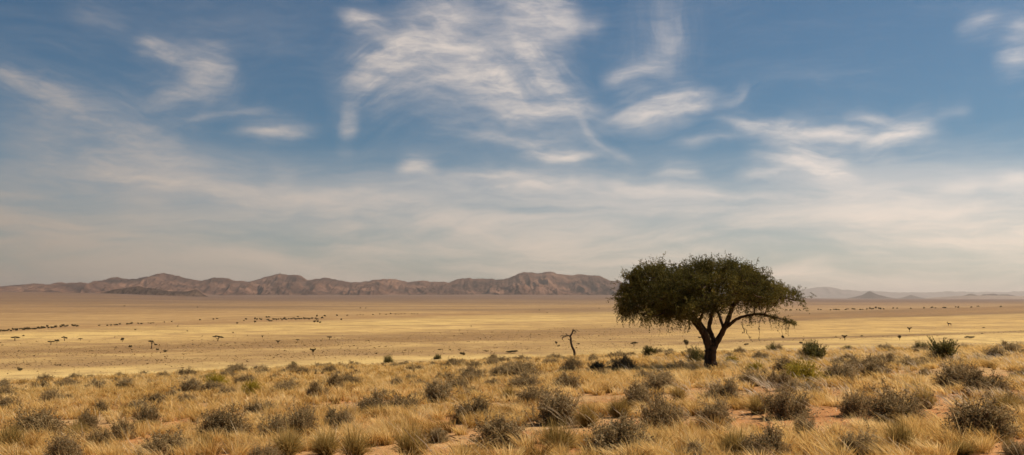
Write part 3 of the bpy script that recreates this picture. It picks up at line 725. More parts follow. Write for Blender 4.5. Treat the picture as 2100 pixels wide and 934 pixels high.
# ------------------------------------------------------------------ antelope
def build_antelope():
    x, y, z = px_ground(1947, 669.5); k = 10 * y / F / 1.75
    m, nt, bs = new_mat('antelope_coat')
    tc = N(nt, 'ShaderNodeTexCoord'); sp = N(nt, 'ShaderNodeSeparateXYZ'); nt.links.new(tc.outputs['Object'], sp.inputs[0])
    nt.links.new(ramp_n(nt, math_n(nt, 'DIVIDE', sp.outputs[2], 1.5), [(.38, (.55, .42, .33)), (.46, (.10, .05, .022)), (1, (.13, .065, .03))]), bs.inputs['Base Color'])
    me = bpy.data.meshes.new('antelope'); bm = bmesh.new()
    J = {'pel': (.55, 0, .95, .21), 'mid': (.1, 0, .92, .22), 'che': (-.38, 0, .96, .23), 'nek': (-.62, 0, 1.16, .12), 'pol': (-.78, 0, 1.38, .085), 'muz': (-1.0, 0, 1.28, .05), 'tai': (.78, 0, .9, .035), 'tip': (.84, 0, .6, .02)}
    E = [('pel', 'mid'), ('mid', 'che'), ('che', 'nek'), ('nek', 'pol'), ('pol', 'muz'), ('pel', 'tai'), ('tai', 'tip')]
    for s, t in ((.1, 'a'), (-.1, 'b')):
        J['hk' + t] = (.5, s, .66, .10); J['hh' + t] = (.68, s, .36, .048); J['hf' + t] = (.62, s, .02, .04)
        J['fe' + t] = (-.36, s, .62, .085); J['fw' + t] = (-.37, s, .34, .045); J['ff' + t] = (-.37, s, .02, .04)
        J['ho' + t] = (-.70, s * .6, 1.55, .03); J['hn' + t] = (-.5, s * .9, 1.8, .012)
        E += [('pel', 'hk' + t), ('hk' + t, 'hh' + t), ('hh' + t, 'hf' + t), ('che', 'fe' + t), ('fe' + t, 'fw' + t), ('fw' + t, 'ff' + t), ('pol', 'ho' + t), ('ho' + t, 'hn' + t)]
    names = list(J); vs = [bm.verts.new(J[n][:3]) for n in names]
    for a, b in E: bm.edges.new((vs[names.index(a)], vs[names.index(b)]))
    bm.to_mesh(me); bm.free()
    o = bpy.data.objects.new('antelope', me); COL.objects.link(o)
    o.modifiers.new('skin', 'SKIN'); o.modifiers.new('sub', 'SUBSURF').render_levels = 2
    for v, n in zip(me.skin_vertices[0].data, names): v.radius = (J[n][3], J[n][3]); v.use_root = (n == 'pel')
    bpy.context.view_layer.update()
    me2 = bpy.data.meshes.new_from_object(o.evaluated_get(bpy.context.evaluated_depsgraph_get())); o.modifiers.clear(); o.data = me2
    me2.materials.clear(); me2.materials.append(m)
    o.location = (x, y, z); o.scale = (k, k, k)
    tag(o, 'brown antelope with pale belly standing alone on yellow grass at the right', 'antelope')

# ------------------------------------------------------------------ shrubs on the rise
NEAR = [  # foot column, foot row, width, height in the photograph, label
    (75, 899, 108, 54, 'wide dark shrub at the left edge, largest on that side'),
    (183, 884, 46, 38, 'small dark upright shrub just right of the wide shrub at left edge'),
    (250, 902, 48, 40, 'rounded dark shrub above the bare red sand near the left corner'),
    (300, 874, 58, 42, 'dark shrub up-slope of the rounded one above bare red sand'),
    (205, 850, 34, 27, 'narrow dark shrub standing behind the small upright shrub at left'),
    (458, 900, 92, 58, 'broad loose grey shrub left of centre, beside a patch of red sand'),
    (537, 853, 64, 30, 'low grey dome shrub up-slope of the broad loose one'),
    (563, 905, 72, 50, 'grey twiggy shrub crossed by pale stalks, right of the broad loose one'),
    (617, 892, 72, 56, 'tall-stalked grey shrub, second right of the broad loose one'),
    (690, 879, 54, 38, 'dark shrub right of the tall-stalked grey shrub'),
    (340, 941, 96, 52, 'big grey shrub cut by the bottom edge, left of centre'),
    (130, 952, 76, 56, 'dark shrub cut by the bottom edge near the left corner'),
    (207, 923, 52, 42, 'olive tinged shrub between the two dark shrubs near the left corner'),
    (541, 950, 60, 36, 'small grey shrub cut by the bottom edge below the twiggy one'),
    (108, 830, 54, 28, 'low shrub in shadow tones on the upper left slope'),
    (18, 843, 48, 28, 'dark shrub touching the left edge of the picture, upper slope'),
    (763, 852, 62, 44, 'very dark tall shrub in the grass, left of a lighter wide one'),
    (822, 846, 78, 34, 'wide light grey shrub right of the very dark tall one'),
    (910, 823, 84, 40, 'smooth wide dome shrub in mid slope, left of a round tussock'),
    (968, 868, 84, 48, 'shrub with pale dead sticks on top, edged by red sand'),
    (1130, 872, 114, 62, 'large dark shrub with grass stalks across it, at bottom centre'),
    (1040, 914, 126, 58, 'wide grey shrub with pale fallen stems, bottom centre'),
    (1250, 931, 136, 70, 'very large speckled grey shrub at the bottom, right of centre'),
    (1320, 842, 74, 52, 'rounded brown shrub in a pair up-slope of the very large speckled one'),
    (1362, 888, 104, 68, 'tall dark olive shrub beside the very large speckled one'),
    (705, 880, 44, 36, 'dark shrub directly below the very dark tall one'),
    (890, 907, 54, 28, 'low half-hidden shrub behind a bottom centre tussock'),
    (1070, 778, 88, 32, 'broad brown shrub on the mid slope below the dead sapling'),
    (1228, 761, 44, 19, 'small very dark shrub on the upper slope in the acacia shade'),
    (1275, 762, 54, 29, 'dark dome shrub left of the acacia, in its shade'),
    (1353, 804, 66, 38, 'dull brown shrub on open slope below the acacia crown'),
    (1483, 829, 74, 47, 'round smooth grey shrub just below the acacia trunk'),
    (1470, 882, 84, 56, 'grassy grey shrub below the round smooth one'),
    (1615, 859, 98, 58, 'mottled dark grey shrub left of the big twin-domed shrub'),
    (1830, 870, 116, 68, 'big twin-domed dark shrub on red sand, right of a golden tussock path'),
    (1757, 852, 64, 47, 'grey shrub joined to the left of the big twin-domed one'),
    (1995, 895, 154, 72, 'widest shrub of the right corner, crossed by pale stalks'),
    (1567, 944, 96, 64, 'rounded speckled shrub cut by the bottom edge, right half'),
    (1965, 799, 84, 52, 'purple-brown shrub on the right upper slope, back of a pair'),
    (2020, 812, 90, 48, 'dark shrub on the right upper slope, front of a pair'),
    (1615, 802, 44, 37, 'dark brown shrub tucked left of the yellow-green bush'),
    (1650, 897, 46, 46, 'small dark shrub standing on sand with dead twigs'),
    (1733, 787, 88, 38, 'brown windswept shrub right of the yellow-green bush'),
    (1790, 772, 60, 26, 'small brown shrub behind the windswept one'),
    (1540, 792, 56, 30, 'grey shrub on the slope right below the acacia trunk'),
    (1592, 795, 44, 28, 'small grey shrub left of the dark brown tucked one'),
    (1760, 943, 84, 54, 'grey shrub cut by the bottom edge, left of the golden corner tussock'),
    (1420, 942, 74, 34, 'low grey shrub cut by the bottom edge below the grassy one'),
    (2045, 737, 50, 24, 'dark shrub on the rim at the far right'),
    (1920, 745, 66, 22, 'grey shrub at the foot of the tall green bush'),
    (2080, 842, 50, 34, 'dark shrub touching the right edge of the picture'),
    (2090, 945, 60, 40, 'dark shrub cut by the bottom right corner'),
    (648, 817, 42, 32, 'dark upright shrub on the mid slope, left of a pale grass bank'),
    (680, 801, 44, 32, 'rounded olive-brown shrub up-slope of the dark upright one'),
    (583, 812, 50, 26, 'pinkish grey shrub on the mid slope left of the dark upright one'),
    (465, 816, 38, 22, 'dark small shrub between the two yellow-green cushions'),
    (808, 797, 34, 22, 'small dark round shrub on the left mid slope by itself'),
    (940, 801, 58, 26, 'flat brown shrub behind the smooth wide dome'),
    (1165, 800, 60, 30, 'dull shrub on mid slope straight below the dead sapling'),
]
def build_plants():
    shr = [shrub_mesh('shrub', SHRUB, flat=f, spiky=s) for f, s in ((.6, 0), (.52, .35), (.66, .15), (.56, .6), (.62, .1), (.5, .25))]
    for px, py, w, h, lab in NEAR:
        place('shrub', shr[rng.integers(0, 6)], px, py, w * 1.06, h * 1.02, lab, 'shrub', 'grey shrubs on the sandy rise', 1.0, 1.0, .03)
    # the crowd further up the slope: nothing tells one from the next inside a zone
    zones = ((-.60, -.36, 'small grey-brown shrub in the crowd on the upper slope at the left edge'), (-.36, -.2, 'small grey-brown shrub in the crowd on the upper slope, left of the yellow-green cushions'),
             (-.2, -.02, 'small grey-brown shrub in the crowd on the upper slope, left of the dead sapling'), (-.02, .1, 'small grey-brown shrub in the crowd below the dead sapling'),
             (.1, .28, 'small grey-brown shrub in the crowd around and beyond the acacia trunk'), (.28, .44, 'small grey-brown shrub in the crowd between yellow-green bush and tall green bush'), (.44, .6, 'small grey-brown shrub in the crowd on the rim right of the tall green bush'))
    n = 0; tries = 0
    while n < 238 and tries < 20000:
        tries += 1
        y = math.sqrt(rng.uniform(21 ** 2, 64 ** 2)); a = rng.uniform(-.56, .56); x = a * y
        w = rng.uniform(.42, 1.05)
        if y < 30 and w > .9: continue
        if vnoise(x / 6, y / 6, 77) < .22: continue
        if any((x - p) ** 2 + (y - q) ** 2 < (r * .9 + w * .4) ** 2 for p, q, r in KEEP): continue
        h = w * rng.uniform(.34, .48)
        o = link('shrub', shr[rng.integers(0, 6)], loc=(x, y, float(ground(x, y)) - .03), rz=rng.uniform(0, 6.28), scale=(w, w, h))
        lab = [l for lo, hi, l in zones if lo <= a < hi][0]
        tag(o, lab, 'shrub', 'crowded shrubs on the upper slope'); KEEP.append((x, y, w * .5)); n += 1
    # yellow-green cushions
    yb = [tussock_mesh('yellow_bush', YELLOWBUSH, 900, .62, .55), shrub_mesh('yellow_bush', YELLOWBUSH, 230, 8000, .6, spiky=.4)]
    for px, py, w, h, lab in ((1645, 789, 80, 40, 'bright yellow-green bush on the slope right of the acacia'), (445, 795, 48, 23, 'yellow-green cushion bush on the left slope, upper of two'), (515, 813, 42, 26, 'yellow-green cushion bush on the left slope, lower of two'),
                              (1500, 752, 30, 18, 'small yellow-green bush at the right foot of the acacia trunk'), (1548, 768, 34, 20, 'dull yellow-green bush between the acacia and the brighter one')):
        place('yellow_bush', yb[1], px, py, w * 1.15, h * 1.15, lab, 'bush', 'yellow-green bushes')
    gb = [broom_mesh('green_bush', GREENBUSH, 300, 1.0, .5), broom_mesh('green_bush', GREENBUSH, 220, 1.0, .5, .45), shrub_mesh('green_bush', GREENBUSH, 220, 8000, .62, spiky=.5)]
    for px, py, w, h, k, lab in ((1935, 745, 50, 50, 0, 'tall dark green bush on the rim at the right, tallest green one'), (1887, 722, 30, 19, 2, 'small dark green bush left of the tallest green one'), (1673, 744, 46, 40, 1, 'spiky green broom bush with upright shoots right of the acacia'),
                                 (1661, 741, 26, 44, 1, 'slanting green shoot leaning from the spiky broom bush'), (1582, 725, 22, 18, 2, 'little round green bush between acacia trunk and broom bush'), (1430, 748, 42, 30, 2, 'dark green bush behind the left foot of the acacia trunk'),
                                 (1333, 733, 26, 24, 1, 'pointed green bush on the rim left of the acacia'), (797, 748, 20, 17, 2, 'round green bush alone on the rim in the left half'), (603, 757, 14, 15, 1, 'thin twiggy green bush on the rim in the left half'), (897, 737, 16, 9, 2, 'tiny green bush on the rim left of the dead sapling'), (1737, 722, 16, 14, 1, 'thin wispy green bush on the rim right of the broom bush')):
        place('green_bush', gb[k], px, py, w * 1.1, h * (.9 if k < 2 else 1.05), lab, 'bush', 'green bushes on the rim')
    tu = [tussock_mesh('grass_tussock', TUSSOCK, 900, .85, .5), tussock_mesh('grass_tussock', TUSSOCK, 800, .9, .45, (-.15, 0)), tussock_mesh('grass_tussock', TUSSOCK, 950, .75, .55, (-.08, 0))]
    for px, py, w, h, lab in ((1043, 823, 30, 30, 'small round dark-centred tussock beside the smooth wide dome shrub'), (728, 940, 62, 56, 'dark-based tussock cut by the bottom edge, left of the wide one'), (845, 940, 72, 62, 'wide olive tussock cut by the bottom edge, left of centre'),
                              (1268, 857, 50, 42, 'golden tussock with green heart left of the brown shrub pair'), (1392, 822, 36, 30, 'golden tussock on the slope below the acacia crown'), (1205, 876, 54, 46, 'leaning golden tussock with dark hollow right of the large dark shrub'),
                              (1897, 839, 54, 44, 'neat dark-based tussock on red sand between two big shrubs'), (1555, 849, 54, 38, 'pale rounded tussock on sand left of the mottled shrub'), (1848, 924, 62, 60, 'golden tussock in the sandy right corner, below the twin-domed shrub'),
                              (2060, 850, 66, 42, 'dull tussock near the right edge above the widest shrub'), (1975, 932, 60, 30, 'flat reddish tussock on sand below the widest shrub'), (2070, 930, 30, 34, 'thin green tussock in the bottom right corner'),
                              (590, 936, 66, 54, 'golden brown tussock at the bottom below the tall-stalked shrub'), (160, 905, 44, 40, 'upright golden tussock beside the olive tinged shrub'), (1145, 928, 76, 60, 'fine golden tussock at the bottom between two big grey shrubs'),
                              (1505, 935, 70, 54, 'dark golden tussock left of the speckled bottom shrub'), (20, 930, 54, 60, 'tall pale tussock in the bottom left corner'), (420, 925, 40, 34, 'small golden tussock beside the big grey bottom shrub'), (668, 935, 60, 50, 'shaded tussock at the bottom, right of the golden brown one')):
        place('grass_tussock', tu[rng.integers(0, 3)], px, py, w * 1.15, h * 1.05, lab, 'grass tussock', 'golden grass tussocks')

# ------------------------------------------------------------------ grass: nobody could count it
def build_grass():
    K = np.array(KEEP)
    def scatter(y0, y1, dens, amin=-.60, amax=.60):
        n = int((amax - amin) / 2 * (y1 ** 2 - y0 ** 2) * dens)
        y = np.sqrt(rng.uniform(y0 ** 2, y1 ** 2, n)); x = rng.uniform(amin, amax, n) * y
        return x, y
    def clear(x, y, f):
        ok = np.ones(len(x), bool)
        for i in range(0, len(x), 4000):
            d = (x[i:i + 4000, None] - K[None, :, 0]) ** 2 + (y[i:i + 4000, None] - K[None, :, 1]) ** 2
            ok[i:i + 4000] = ~(d < (K[None, :, 2] * f) ** 2).any(1)
        return ok
    def blades(bag, x, y, nb, h, width, spread, tone, wind, plume=0., foot=.07):
        n = len(x); k = np.repeat(np.arange(n), nb); m = len(k)
        an = rng.uniform(0, 2 * np.pi, m); out = np.stack([np.cos(an), np.sin(an)], 1)
        z = ground(x, y)[k] - .015
        r0 = rng.uniform(0, foot, m); L = h[k] * rng.uniform(.45, 1.0, m); sp = spread * L * rng.uniform(.1, 1, m)
        ks = 4; P = np.zeros((m, ks, 3))
        for i, t in enumerate(np.linspace(0, 1, ks)):
            P[:, i, 0] = x[k] + out[:, 0] * (r0 + sp * t ** 1.5) + wind[k] * L * t ** 1.5
            P[:, i, 1] = y[k] + out[:, 1] * (r0 + sp * t ** 1.5)
            P[:, i, 2] = z + L * (t - .22 * t * t)
        W = np.tile([.9, 1., .8, .25] if not plume else [.4, .45, plume, .5], (m, 1)) * (width * rng.uniform(.6, 1.3, m))[:, None]
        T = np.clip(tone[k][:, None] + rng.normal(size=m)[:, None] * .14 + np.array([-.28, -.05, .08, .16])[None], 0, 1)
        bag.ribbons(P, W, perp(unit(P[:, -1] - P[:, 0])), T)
    def dens_at(x, y):
        a = x / y
        d = fbm(x / 3.2, y / 3.2, 31, 3)
        bare = sm((a - .10) / .35) * sm((28 - y) / 12) * .13 + sm((16 - y) / 5) * .05
        return d - bare
    g = Bag()
    for y0, y1, dn, nb, wd in ((8, 20, 30, 36, .0028), (20, 36, 17, 22, .0052), (36, 66, 10, 14, .0090)):
        x, y = scatter(y0, y1, dn); keep = clear(x, y, .80) & clear(x, y + .2, .55) & (dens_at(x, y) > .39); x, y = x[keep], y[keep]
        a = x / y
        h = rng.uniform(.12, .30, len(x)) * (.30 + 1.5 * fbm(x / 1.1, y / 1.1, 51, 3)); tone = .12 + .85 * fbm(x / 1.3, y / 1.3, 61, 3) + rng.normal(size=len(x)) * .08
        wind = -.06 - .20 * sm((a + .05) / .4) + rng.normal(size=len(x)) * .2
        blades(g, x, y, nb, h, wd, .55, tone, wind)
        # taller thin stalks
        s = rng.uniform(size=len(x)) < .42
        blades(g, x[s], y[s], 4, h[s] * 1.75 + .06, wd * .75, .35, tone[s] + .18, wind[s] * 1.5)
    # shaggy tufts
    for y0, y1, dn, nb, wd in ((8, 20, 3.6, 150, .0030), (20, 36, 2.3, 75, .0055), (36, 66, 1.5, 40, .0095)):
        x, y = scatter(y0, y1, dn); keep = clear(x, y, .85) & (dens_at(x, y) > .33 + rng.normal(size=len(x)) * .05); x, y = x[keep], y[keep]; a = x / y
        h = rng.uniform(.20, .42, len(x)); tone = np.clip(rng.normal(.54, .22, len(x)), .05, 1.)
        blades(g, x, y, nb, h, wd, .75, tone, -.05 - .16 * sm((a + .05) / .4) + rng.normal(size=len(x)) * .2, 0., .11)
    tag(link('dry_grass', g.mesh('dry_grass', GRASS)), 'golden dry grass covering the sandy rise', 'grass', kind='stuff')
    f = Bag()
    x, y = scatter(16, 58, 3.0, -.02, .6); a = x / y; keep = clear(x, y, .4) & (rng.uniform(size=len(x)) < sm((a - .08) / .22) * .8) & (vnoise(x / 3, y / 3, 88) > .42); x, y = x[keep], y[keep]
    h = rng.uniform(.32, .55, len(x)); blades(f, x, y, 8, h, .0048, .45, np.full(len(x), .7), np.full(len(x), -.55) + rng.normal(size=len(x)) * .16, 1.25)
    x, y = scatter(9, 24, 1.1, -.6, .6); keep = clear(x, y, .3); x, y = x[keep], y[keep]; a = x / y
    blades(f, x, y, 3, rng.uniform(.35, .7, len(x)), .0028, .4, np.full(len(x), .45), -.1 - .55 * sm((a + .25) / .4) + rng.normal(size=len(x)) * .2, 1.25)
    tag(link('feather_grass', f.mesh('feather_grass', FEATHER)), 'pale windblown grass stalks and plumes among the shrubs', 'grass', kind='stuff')
    # fallen straw, twigs and pebbles on the sand
    lt = Bag(); n = 9000; y = np.sqrt(rng.uniform(64, 28 ** 2, n)); x = rng.uniform(-.6, .6, n) * y; z = ground(x, y)
    C = np.stack([x, y, z + .012], 1); an = rng.uniform(0, 6.28, n); d = unit(np.stack([np.cos(an), np.sin(an), rng.normal(size=n) * .25], 1)); L = rng.uniform(.015, .10, n)
    lt.leaves(C, d, perp(d), L, np.minimum(rng.uniform(.003, .012, n), L), rng.uniform(0, 1, n))
    tag(link('ground_litter', lt.mesh('ground_litter', foliage_mat('litter', [(0, (.10, .06, .035)), (.5, (.30, .19, .10)), (1, (.55, .42, .26))], 0))), 'fallen straw and twigs on the red sand', 'litter', kind='stuff')
    # low scrub and grass stubble out on the near plain
    s = Bag(); n = 60000; y = 1 / rng.uniform(1 / 1100, 1 / 150, n); x = rng.uniform(-.6, .6, n) * y
    q = F / y * (EYE + .035 * x); brown = np.where(x / y < .2, np.exp(-((q - 78) / 11) ** 2) + .8 * np.exp(-((q - 103) / 7) ** 2) + .07, np.exp(-((q - 107) / 2.2) ** 2) * 1.3 + .06)
    keep = rng.uniform(size=n) < brown * (.35 + 1.1 * vnoise(x / 45, y / 45, 91)); x, y = x[keep], y[keep]; n = len(x); z = ground(x, y)
    w = rng.uniform(.10, .23, n) * (1 + (rng.uniform(size=n) < .05) * 1.2); k = np.repeat(np.arange(n), 9); m = len(k)
    off = rand_dirs(m); off[:, 2] = np.abs(off[:, 2]) * .75
    C = np.stack([x, y, z], 1)[k] + off * w[k][:, None] * rng.uniform(.4, 1, m)[:, None]; d = rand_dirs(m, .3)
    s.leaves(C, d, perp(d), w[k] * .42, w[k] * .3, np.clip(rng.uniform(0, .8, n)[k] + rng.normal(size=m) * .15, 0, 1))
    tag(link('plain_scrub', s.mesh('plain_scrub', FARSCRUB)), 'low brown scrub speckling the near plain', 'scrub', kind='stuff')

# ------------------------------------------------------------------ sky, sun, haze
SUN_EL, SUN_AZ = 46.0, 70.0   # azimuth measured clockwise from straight ahead

CLOUDS = [  # ends in photograph columns and rows, half width, bend, strength, fibre
    (690, 196, 930, 96, 28, .10, .78, 1), (905, 92, 1092, 236, 15, .10, .70, 1), (880, 110, 1080, 240, 34, .08, .40, 1), (760, 150, 1010, 150, 38, .12, .40, 1), (1040, 60, 1196, 226, 8, -.05, .35, 1), (880, 165, 1060, 225, 50, .05, .34, 1),
    (692, 28, 815, 68, 13, .04, .50, 1), (700, 48, 770, 58, 16, 0, .35, 1), (795, 62, 940, 100, 26, 0, .45, 1), (850, -10, 960, 70, 42, 0, .42, 1), (880, 30, 1040, 80, 40, 0, .45, 1),
    (1000, -20, 1180, 40, 36, 0, .62, 1), (1040, 45, 1190, 60, 24, -.05, .55, 1), (1045, 62, 1188, 222, 20, -.06, .60, 1), (1150, 55, 1245, 44, 10, -.05, .35, 1), (1010, 70, 1120, 230, 40, 0, .22, 1),
    (1358, -20, 1366, 165, 20, 0, .30, 1), (1255, 160, 1350, 140, 9, 0, .60, 0), (1345, 60, 1340, 160, 30, 0, .14, 1),
    (1028, 254, 1215, 226, 13, .06, .85, 0), (1085, 312, 1212, 310, 8, -.08, .85, 0), (970, 286, 1120, 300, 7, 0, .45, 0), (1060, 285, 1215, 285, 30, 0, .28, 1), (1180, 232, 1305, 332, 8, -.08, .42, 1),
    (1262, 246, 1440, 200, 11, .05, .80, 0), (1300, 252, 1450, 222, 9, .05, .70, 0), (1270, 250, 1420, 235, 24, 0, .30, 1), (1480, 212, 1530, 178, 10, -.2, .30, 0),
    (1488, 252, 1600, 278, 9, 0, .55, 0), (1570, 274, 1790, 282, 10, .03, .70, 0), (1735, 244, 1830, 262, 8, .1, .45, 0), (1785, 300, 1918, 262, 11, .08, .90, 0), (1600, 292, 1770, 325, 32, 0, .30, 1), (1590, 258, 1640, 280, 12, 0, .35, 0),
    (1568, 328, 1745, 368, 10, .05, .90, 0), (1600, 308, 1720, 335, 12, 0, .5, 0), (1525, 363, 1625, 354, 7, 0, .60, 0), (1395, 290, 1510, 284, 6, 0, .35, 0),
    (1190, 374, 1470, 404, 11, 0, .68, 0), (1350, 351, 1425, 358, 8, 0, .55, 0), (925, 366, 1205, 396, 12, .04, .75, 0), (812, 342, 898, 344, 13, 0, .78, 2), (1000, 375, 1110, 378, 8, 0, .45, 0), (840, 380, 1130, 400, 14, 0, .3, 1),
    (478, 270, 650, 262, 10, .02, .66, 1), (535, 266, 610, 264, 7, .02, .50, 0), (380, 250, 540, 228, 6, .03, .42, 0), (695, 248, 735, 250, 24, 0, .38, 1), (710, 225, 716, 275, 12, 0, .22, 0),
    (268, 76, 400, 132, 11, .03, .62, 1), (370, 118, 480, 160, 22, 0, .45, 1), (455, 110, 395, 195, 30, 0, .38, 1), (470, 185, 280, 222, 13, .10, .50, 1), (430, 130, 480, 110, 14, 0, .25, 1), (130, 10, 270, 70, 16, 0, .20, 1),
    (-60, 118, 220, 248, 15, -.02, .66, 1), (150, 215, 430, 345, 24, -.02, .46, 1), (-80, 215, 360, 320, 52, 0, .34, 1), (-60, 310, 420, 370, 34, 0, .36, 1), (200, 340, 620, 400, 34, 0, .25, 1),
    (150, 345, 470, 400, 11, .02, .85, 0), (380, 385, 700, 432, 14, .02, .80, 1), (-40, 402, 130, 410, 5, 0, .40, 0), (220, 404, 350, 414, 6, 0, .40, 0), (-40, 352, 120, 372, 12, 0, .25, 1), (60, 430, 360, 455, 12, 0, .30, 1), (560, 424, 900, 410, 16, .03, .62, 1), (700, 440, 1000, 432, 12, 0, .4, 1),
    (545, 350, 620, 375, 16, 0, .22, 1), (1970, 58, 2045, 44, 10, 0, .42, 0), (2060, 52, 2130, 62, 12, 0, .42, 0), (2055, 124, 2140, 112, 11, 0, .55, 0), (2055, 368, 2150, 362, 9, 0, .60, 0), (1930, 385, 2010, 380, 5, 0, .35, 0), (1930, 230, 1990, 222, 8, 0, .18, 0),
    (1480, 408, 1780, 412, 12, .02, .45, 1), (1700, 390, 1850, 386, 8, 0, .35, 0), (1180, 425, 1500, 430, 12, 0, .4, 1), (1600, 440, 2150, 432, 22, 0, .45, 1), (240, 70, 700, 20, 60, 0, .10, 1),
]

def build_sky():
    w = bpy.data.worlds.new('World'); SC.world = w; w.use_nodes = True
    nt = w.node_tree; bg = nt.nodes['Background']
    sky = N(nt, 'ShaderNodeTexSky', sky_type='NISHITA'); sky.sun_disc = False
    sky.sun_elevation = R(SUN_EL); sky.sun_rotation = R(SUN_AZ); sky.altitude = 1000
    sky.air_density = 1.0; sky.dust_density = 1.6; sky.ozone_density = 1.6
    tc = N(nt, 'ShaderNodeTexCoord'); dirv = tc.outputs['Generated']
    sp = N(nt, 'ShaderNodeSeparateXYZ'); nt.links.new(dirv, sp.inputs[0])
    az = math_n(nt, 'ARCTAN2', sp.outputs[0], sp.outputs[1]); el = math_n(nt, 'ARCSINE', sp.outputs[2])
    cv = N(nt, 'ShaderNodeCombineXYZ'); nt.links.new(math_n(nt, 'MULTIPLY', az, F), cv.inputs[0]); nt.links.new(math_n(nt, 'MULTIPLY', el, F), cv.inputs[1])
    uv0 = cv.outputs[0]
    def warp(vec, scale, amp, det):
        n = N(nt, 'ShaderNodeTexNoise'); n.inputs['Scale'].default_value = scale; n.inputs['Detail'].default_value = det; nt.links.new(vec, n.inputs['Vector'])
        s = N(nt, 'ShaderNodeVectorMath', operation='SUBTRACT'); nt.links.new(n.outputs['Color'], s.inputs[0]); s.inputs[1].default_value = (.5, .5, .5)
        m = N(nt, 'ShaderNodeVectorMath', operation='MULTIPLY'); nt.links.new(s.outputs[0], m.inputs[0]); m.inputs[1].default_value = (amp * 1.6, amp, 0)
        a = N(nt, 'ShaderNodeVectorMath', operation='ADD'); nt.links.new(vec, a.inputs[0]); nt.links.new(m.outputs[0], a.inputs[1])
        return a.outputs[0]
    uv = warp(warp(uv0, .007, 34, 2), .045, 7, 5)
    # one streak of cirrus as a node group
    g = bpy.data.node_groups.new('cirrus_streak', 'ShaderNodeTree')
    for nm, ty in (('UV', 'NodeSocketVector'), ('Start', 'NodeSocketVector'), ('Turn', 'NodeSocketFloat'), ('Length', 'NodeSocketFloat'), ('Width', 'NodeSocketFloat'), ('Bend', 'NodeSocketFloat'), ('Strength', 'NodeSocketFloat'), ('Fibre', 'NodeSocketFloat')):
        g.interface.new_socket(nm, in_out='INPUT', socket_type=ty)
    g.interface.new_socket('Cloud', in_out='OUTPUT', socket_type='NodeSocketFloat')
    gi = N(g, 'NodeGroupInput'); go = N(g, 'NodeGroupOutput'); G = gi.outputs
    sub = N(g, 'ShaderNodeVectorMath', operation='SUBTRACT'); g.links.new(G['UV'], sub.inputs[0]); g.links.new(G['Start'], sub.inputs[1])
    rot = N(g, 'ShaderNodeVectorRotate', rotation_type='Z_AXIS'); g.links.new(sub.outputs[0], rot.inputs['Vector']); g.links.new(G['Turn'], rot.inputs['Angle'])
    s2 = N(g, 'ShaderNodeSeparateXYZ'); g.links.new(rot.outputs[0], s2.inputs[0])
    u = math_n(g, 'DIVIDE', s2.outputs[0], G['Length']); uc = math_n(g, 'MULTIPLY', u, math_n(g, 'SUBTRACT', 1, u))
    v = math_n(g, 'SUBTRACT', s2.outputs[1], math_n(g, 'MULTIPLY', math_n(g, 'MULTIPLY', uc, 4), math_n(g, 'MULTIPLY', G['Bend'], G['Length'])))
    c2 = N(g, 'ShaderNodeCombineXYZ'); g.links.new(math_n(g, 'MULTIPLY', s2.outputs[0], .0065), c2.inputs[0]); g.links.new(math_n(g, 'MULTIPLY', v, .040), c2.inputs[1])
    g.links.new(math_n(g, 'MULTIPLY', G['Length'], 1.37), c2.inputs[2])
    fld = map_range(g, noise_n(g, c2.outputs[0], 1.0, 5, .62, .35), .24, .76)
    vn = math_n(g, 'MULTIPLY', math_n(g, 'DIVIDE', v, G['Width']), math_n(g, 'MULTIPLY_ADD', fld, -.7, 1.35))
    v2 = math_n(g, 'MULTIPLY', vn, vn)
    fall = math_n(g, 'ADD', math_n(g, 'MULTIPLY', math_n(g, 'EXPONENT', math_n(g, 'MULTIPLY', v2, -1.5)), .68), math_n(g, 'MULTIPLY', math_n(g, 'EXPONENT', math_n(g, 'MULTIPLY', v2, -.28)), .32))
    ends = math_n(g, 'MULTIPLY', map_range(g, u, -.15, .38), map_range(g, u, 1.15, .62))
    fib = math_n(g, 'ADD', math_n(g, 'MULTIPLY', fld, G['Fibre']), math_n(g, 'SUBTRACT', 1, G['Fibre']))
    g.links.new(math_n(g, 'MULTIPLY', math_n(g, 'MULTIPLY', fall, ends), math_n(g, 'MULTIPLY', fib, G['Strength'])), go.inputs[0])
    inv = None
    def ae(px, py):
        v = Vector(((px - CX) / F, 1, (HY - py) / F)).normalized()
        return math.atan2(v.x, v.y) * F, math.asin(v.z) * F
    for x0, y0, x1, y1, wd, bend, st, kind in CLOUDS:
        if kind == 0: ex = .14; x0, y0, x1, y1 = x0 - ex * (x1 - x0), y0 - ex * (y1 - y0), x1 + ex * (x1 - x0), y1 + ex * (y1 - y0)
        a = ae(x0, y0); b = ae(x1, y1); L = math.hypot(b[0] - a[0], b[1] - a[1])
        n = N(nt, 'ShaderNodeGroup'); n.node_tree = g
        if inv is None: src = uv
        else:   # a dependence on the streaks before keeps the node stack short
            ad = N(nt, 'ShaderNodeVectorMath', operation='MULTIPLY_ADD'); nt.links.new(inv, ad.inputs[0]); ad.inputs[1].default_value = (1e-4,) * 3; nt.links.new(uv, ad.inputs[2]); src = ad.outputs[0]
        nt.links.new(src, n.inputs['UV']); n.inputs['Start'].default_value = (a[0], a[1], 0); n.inputs['Turn'].default_value = -math.atan2(b[1] - a[1], b[0] - a[0])
        n.inputs['Length'].default_value = L; n.inputs['Width'].default_value = wd * 1.355; n.inputs['Bend'].default_value = bend * (1 if b[0] > a[0] else -1)
        n.inputs['Strength'].default_value = min(1, st * 1.02); n.inputs['Fibre'].default_value = {0: .34, 1: .40, 2: .20}[kind]
        k = math_n(nt, 'SUBTRACT', 1, n.outputs[0], clamp=True)
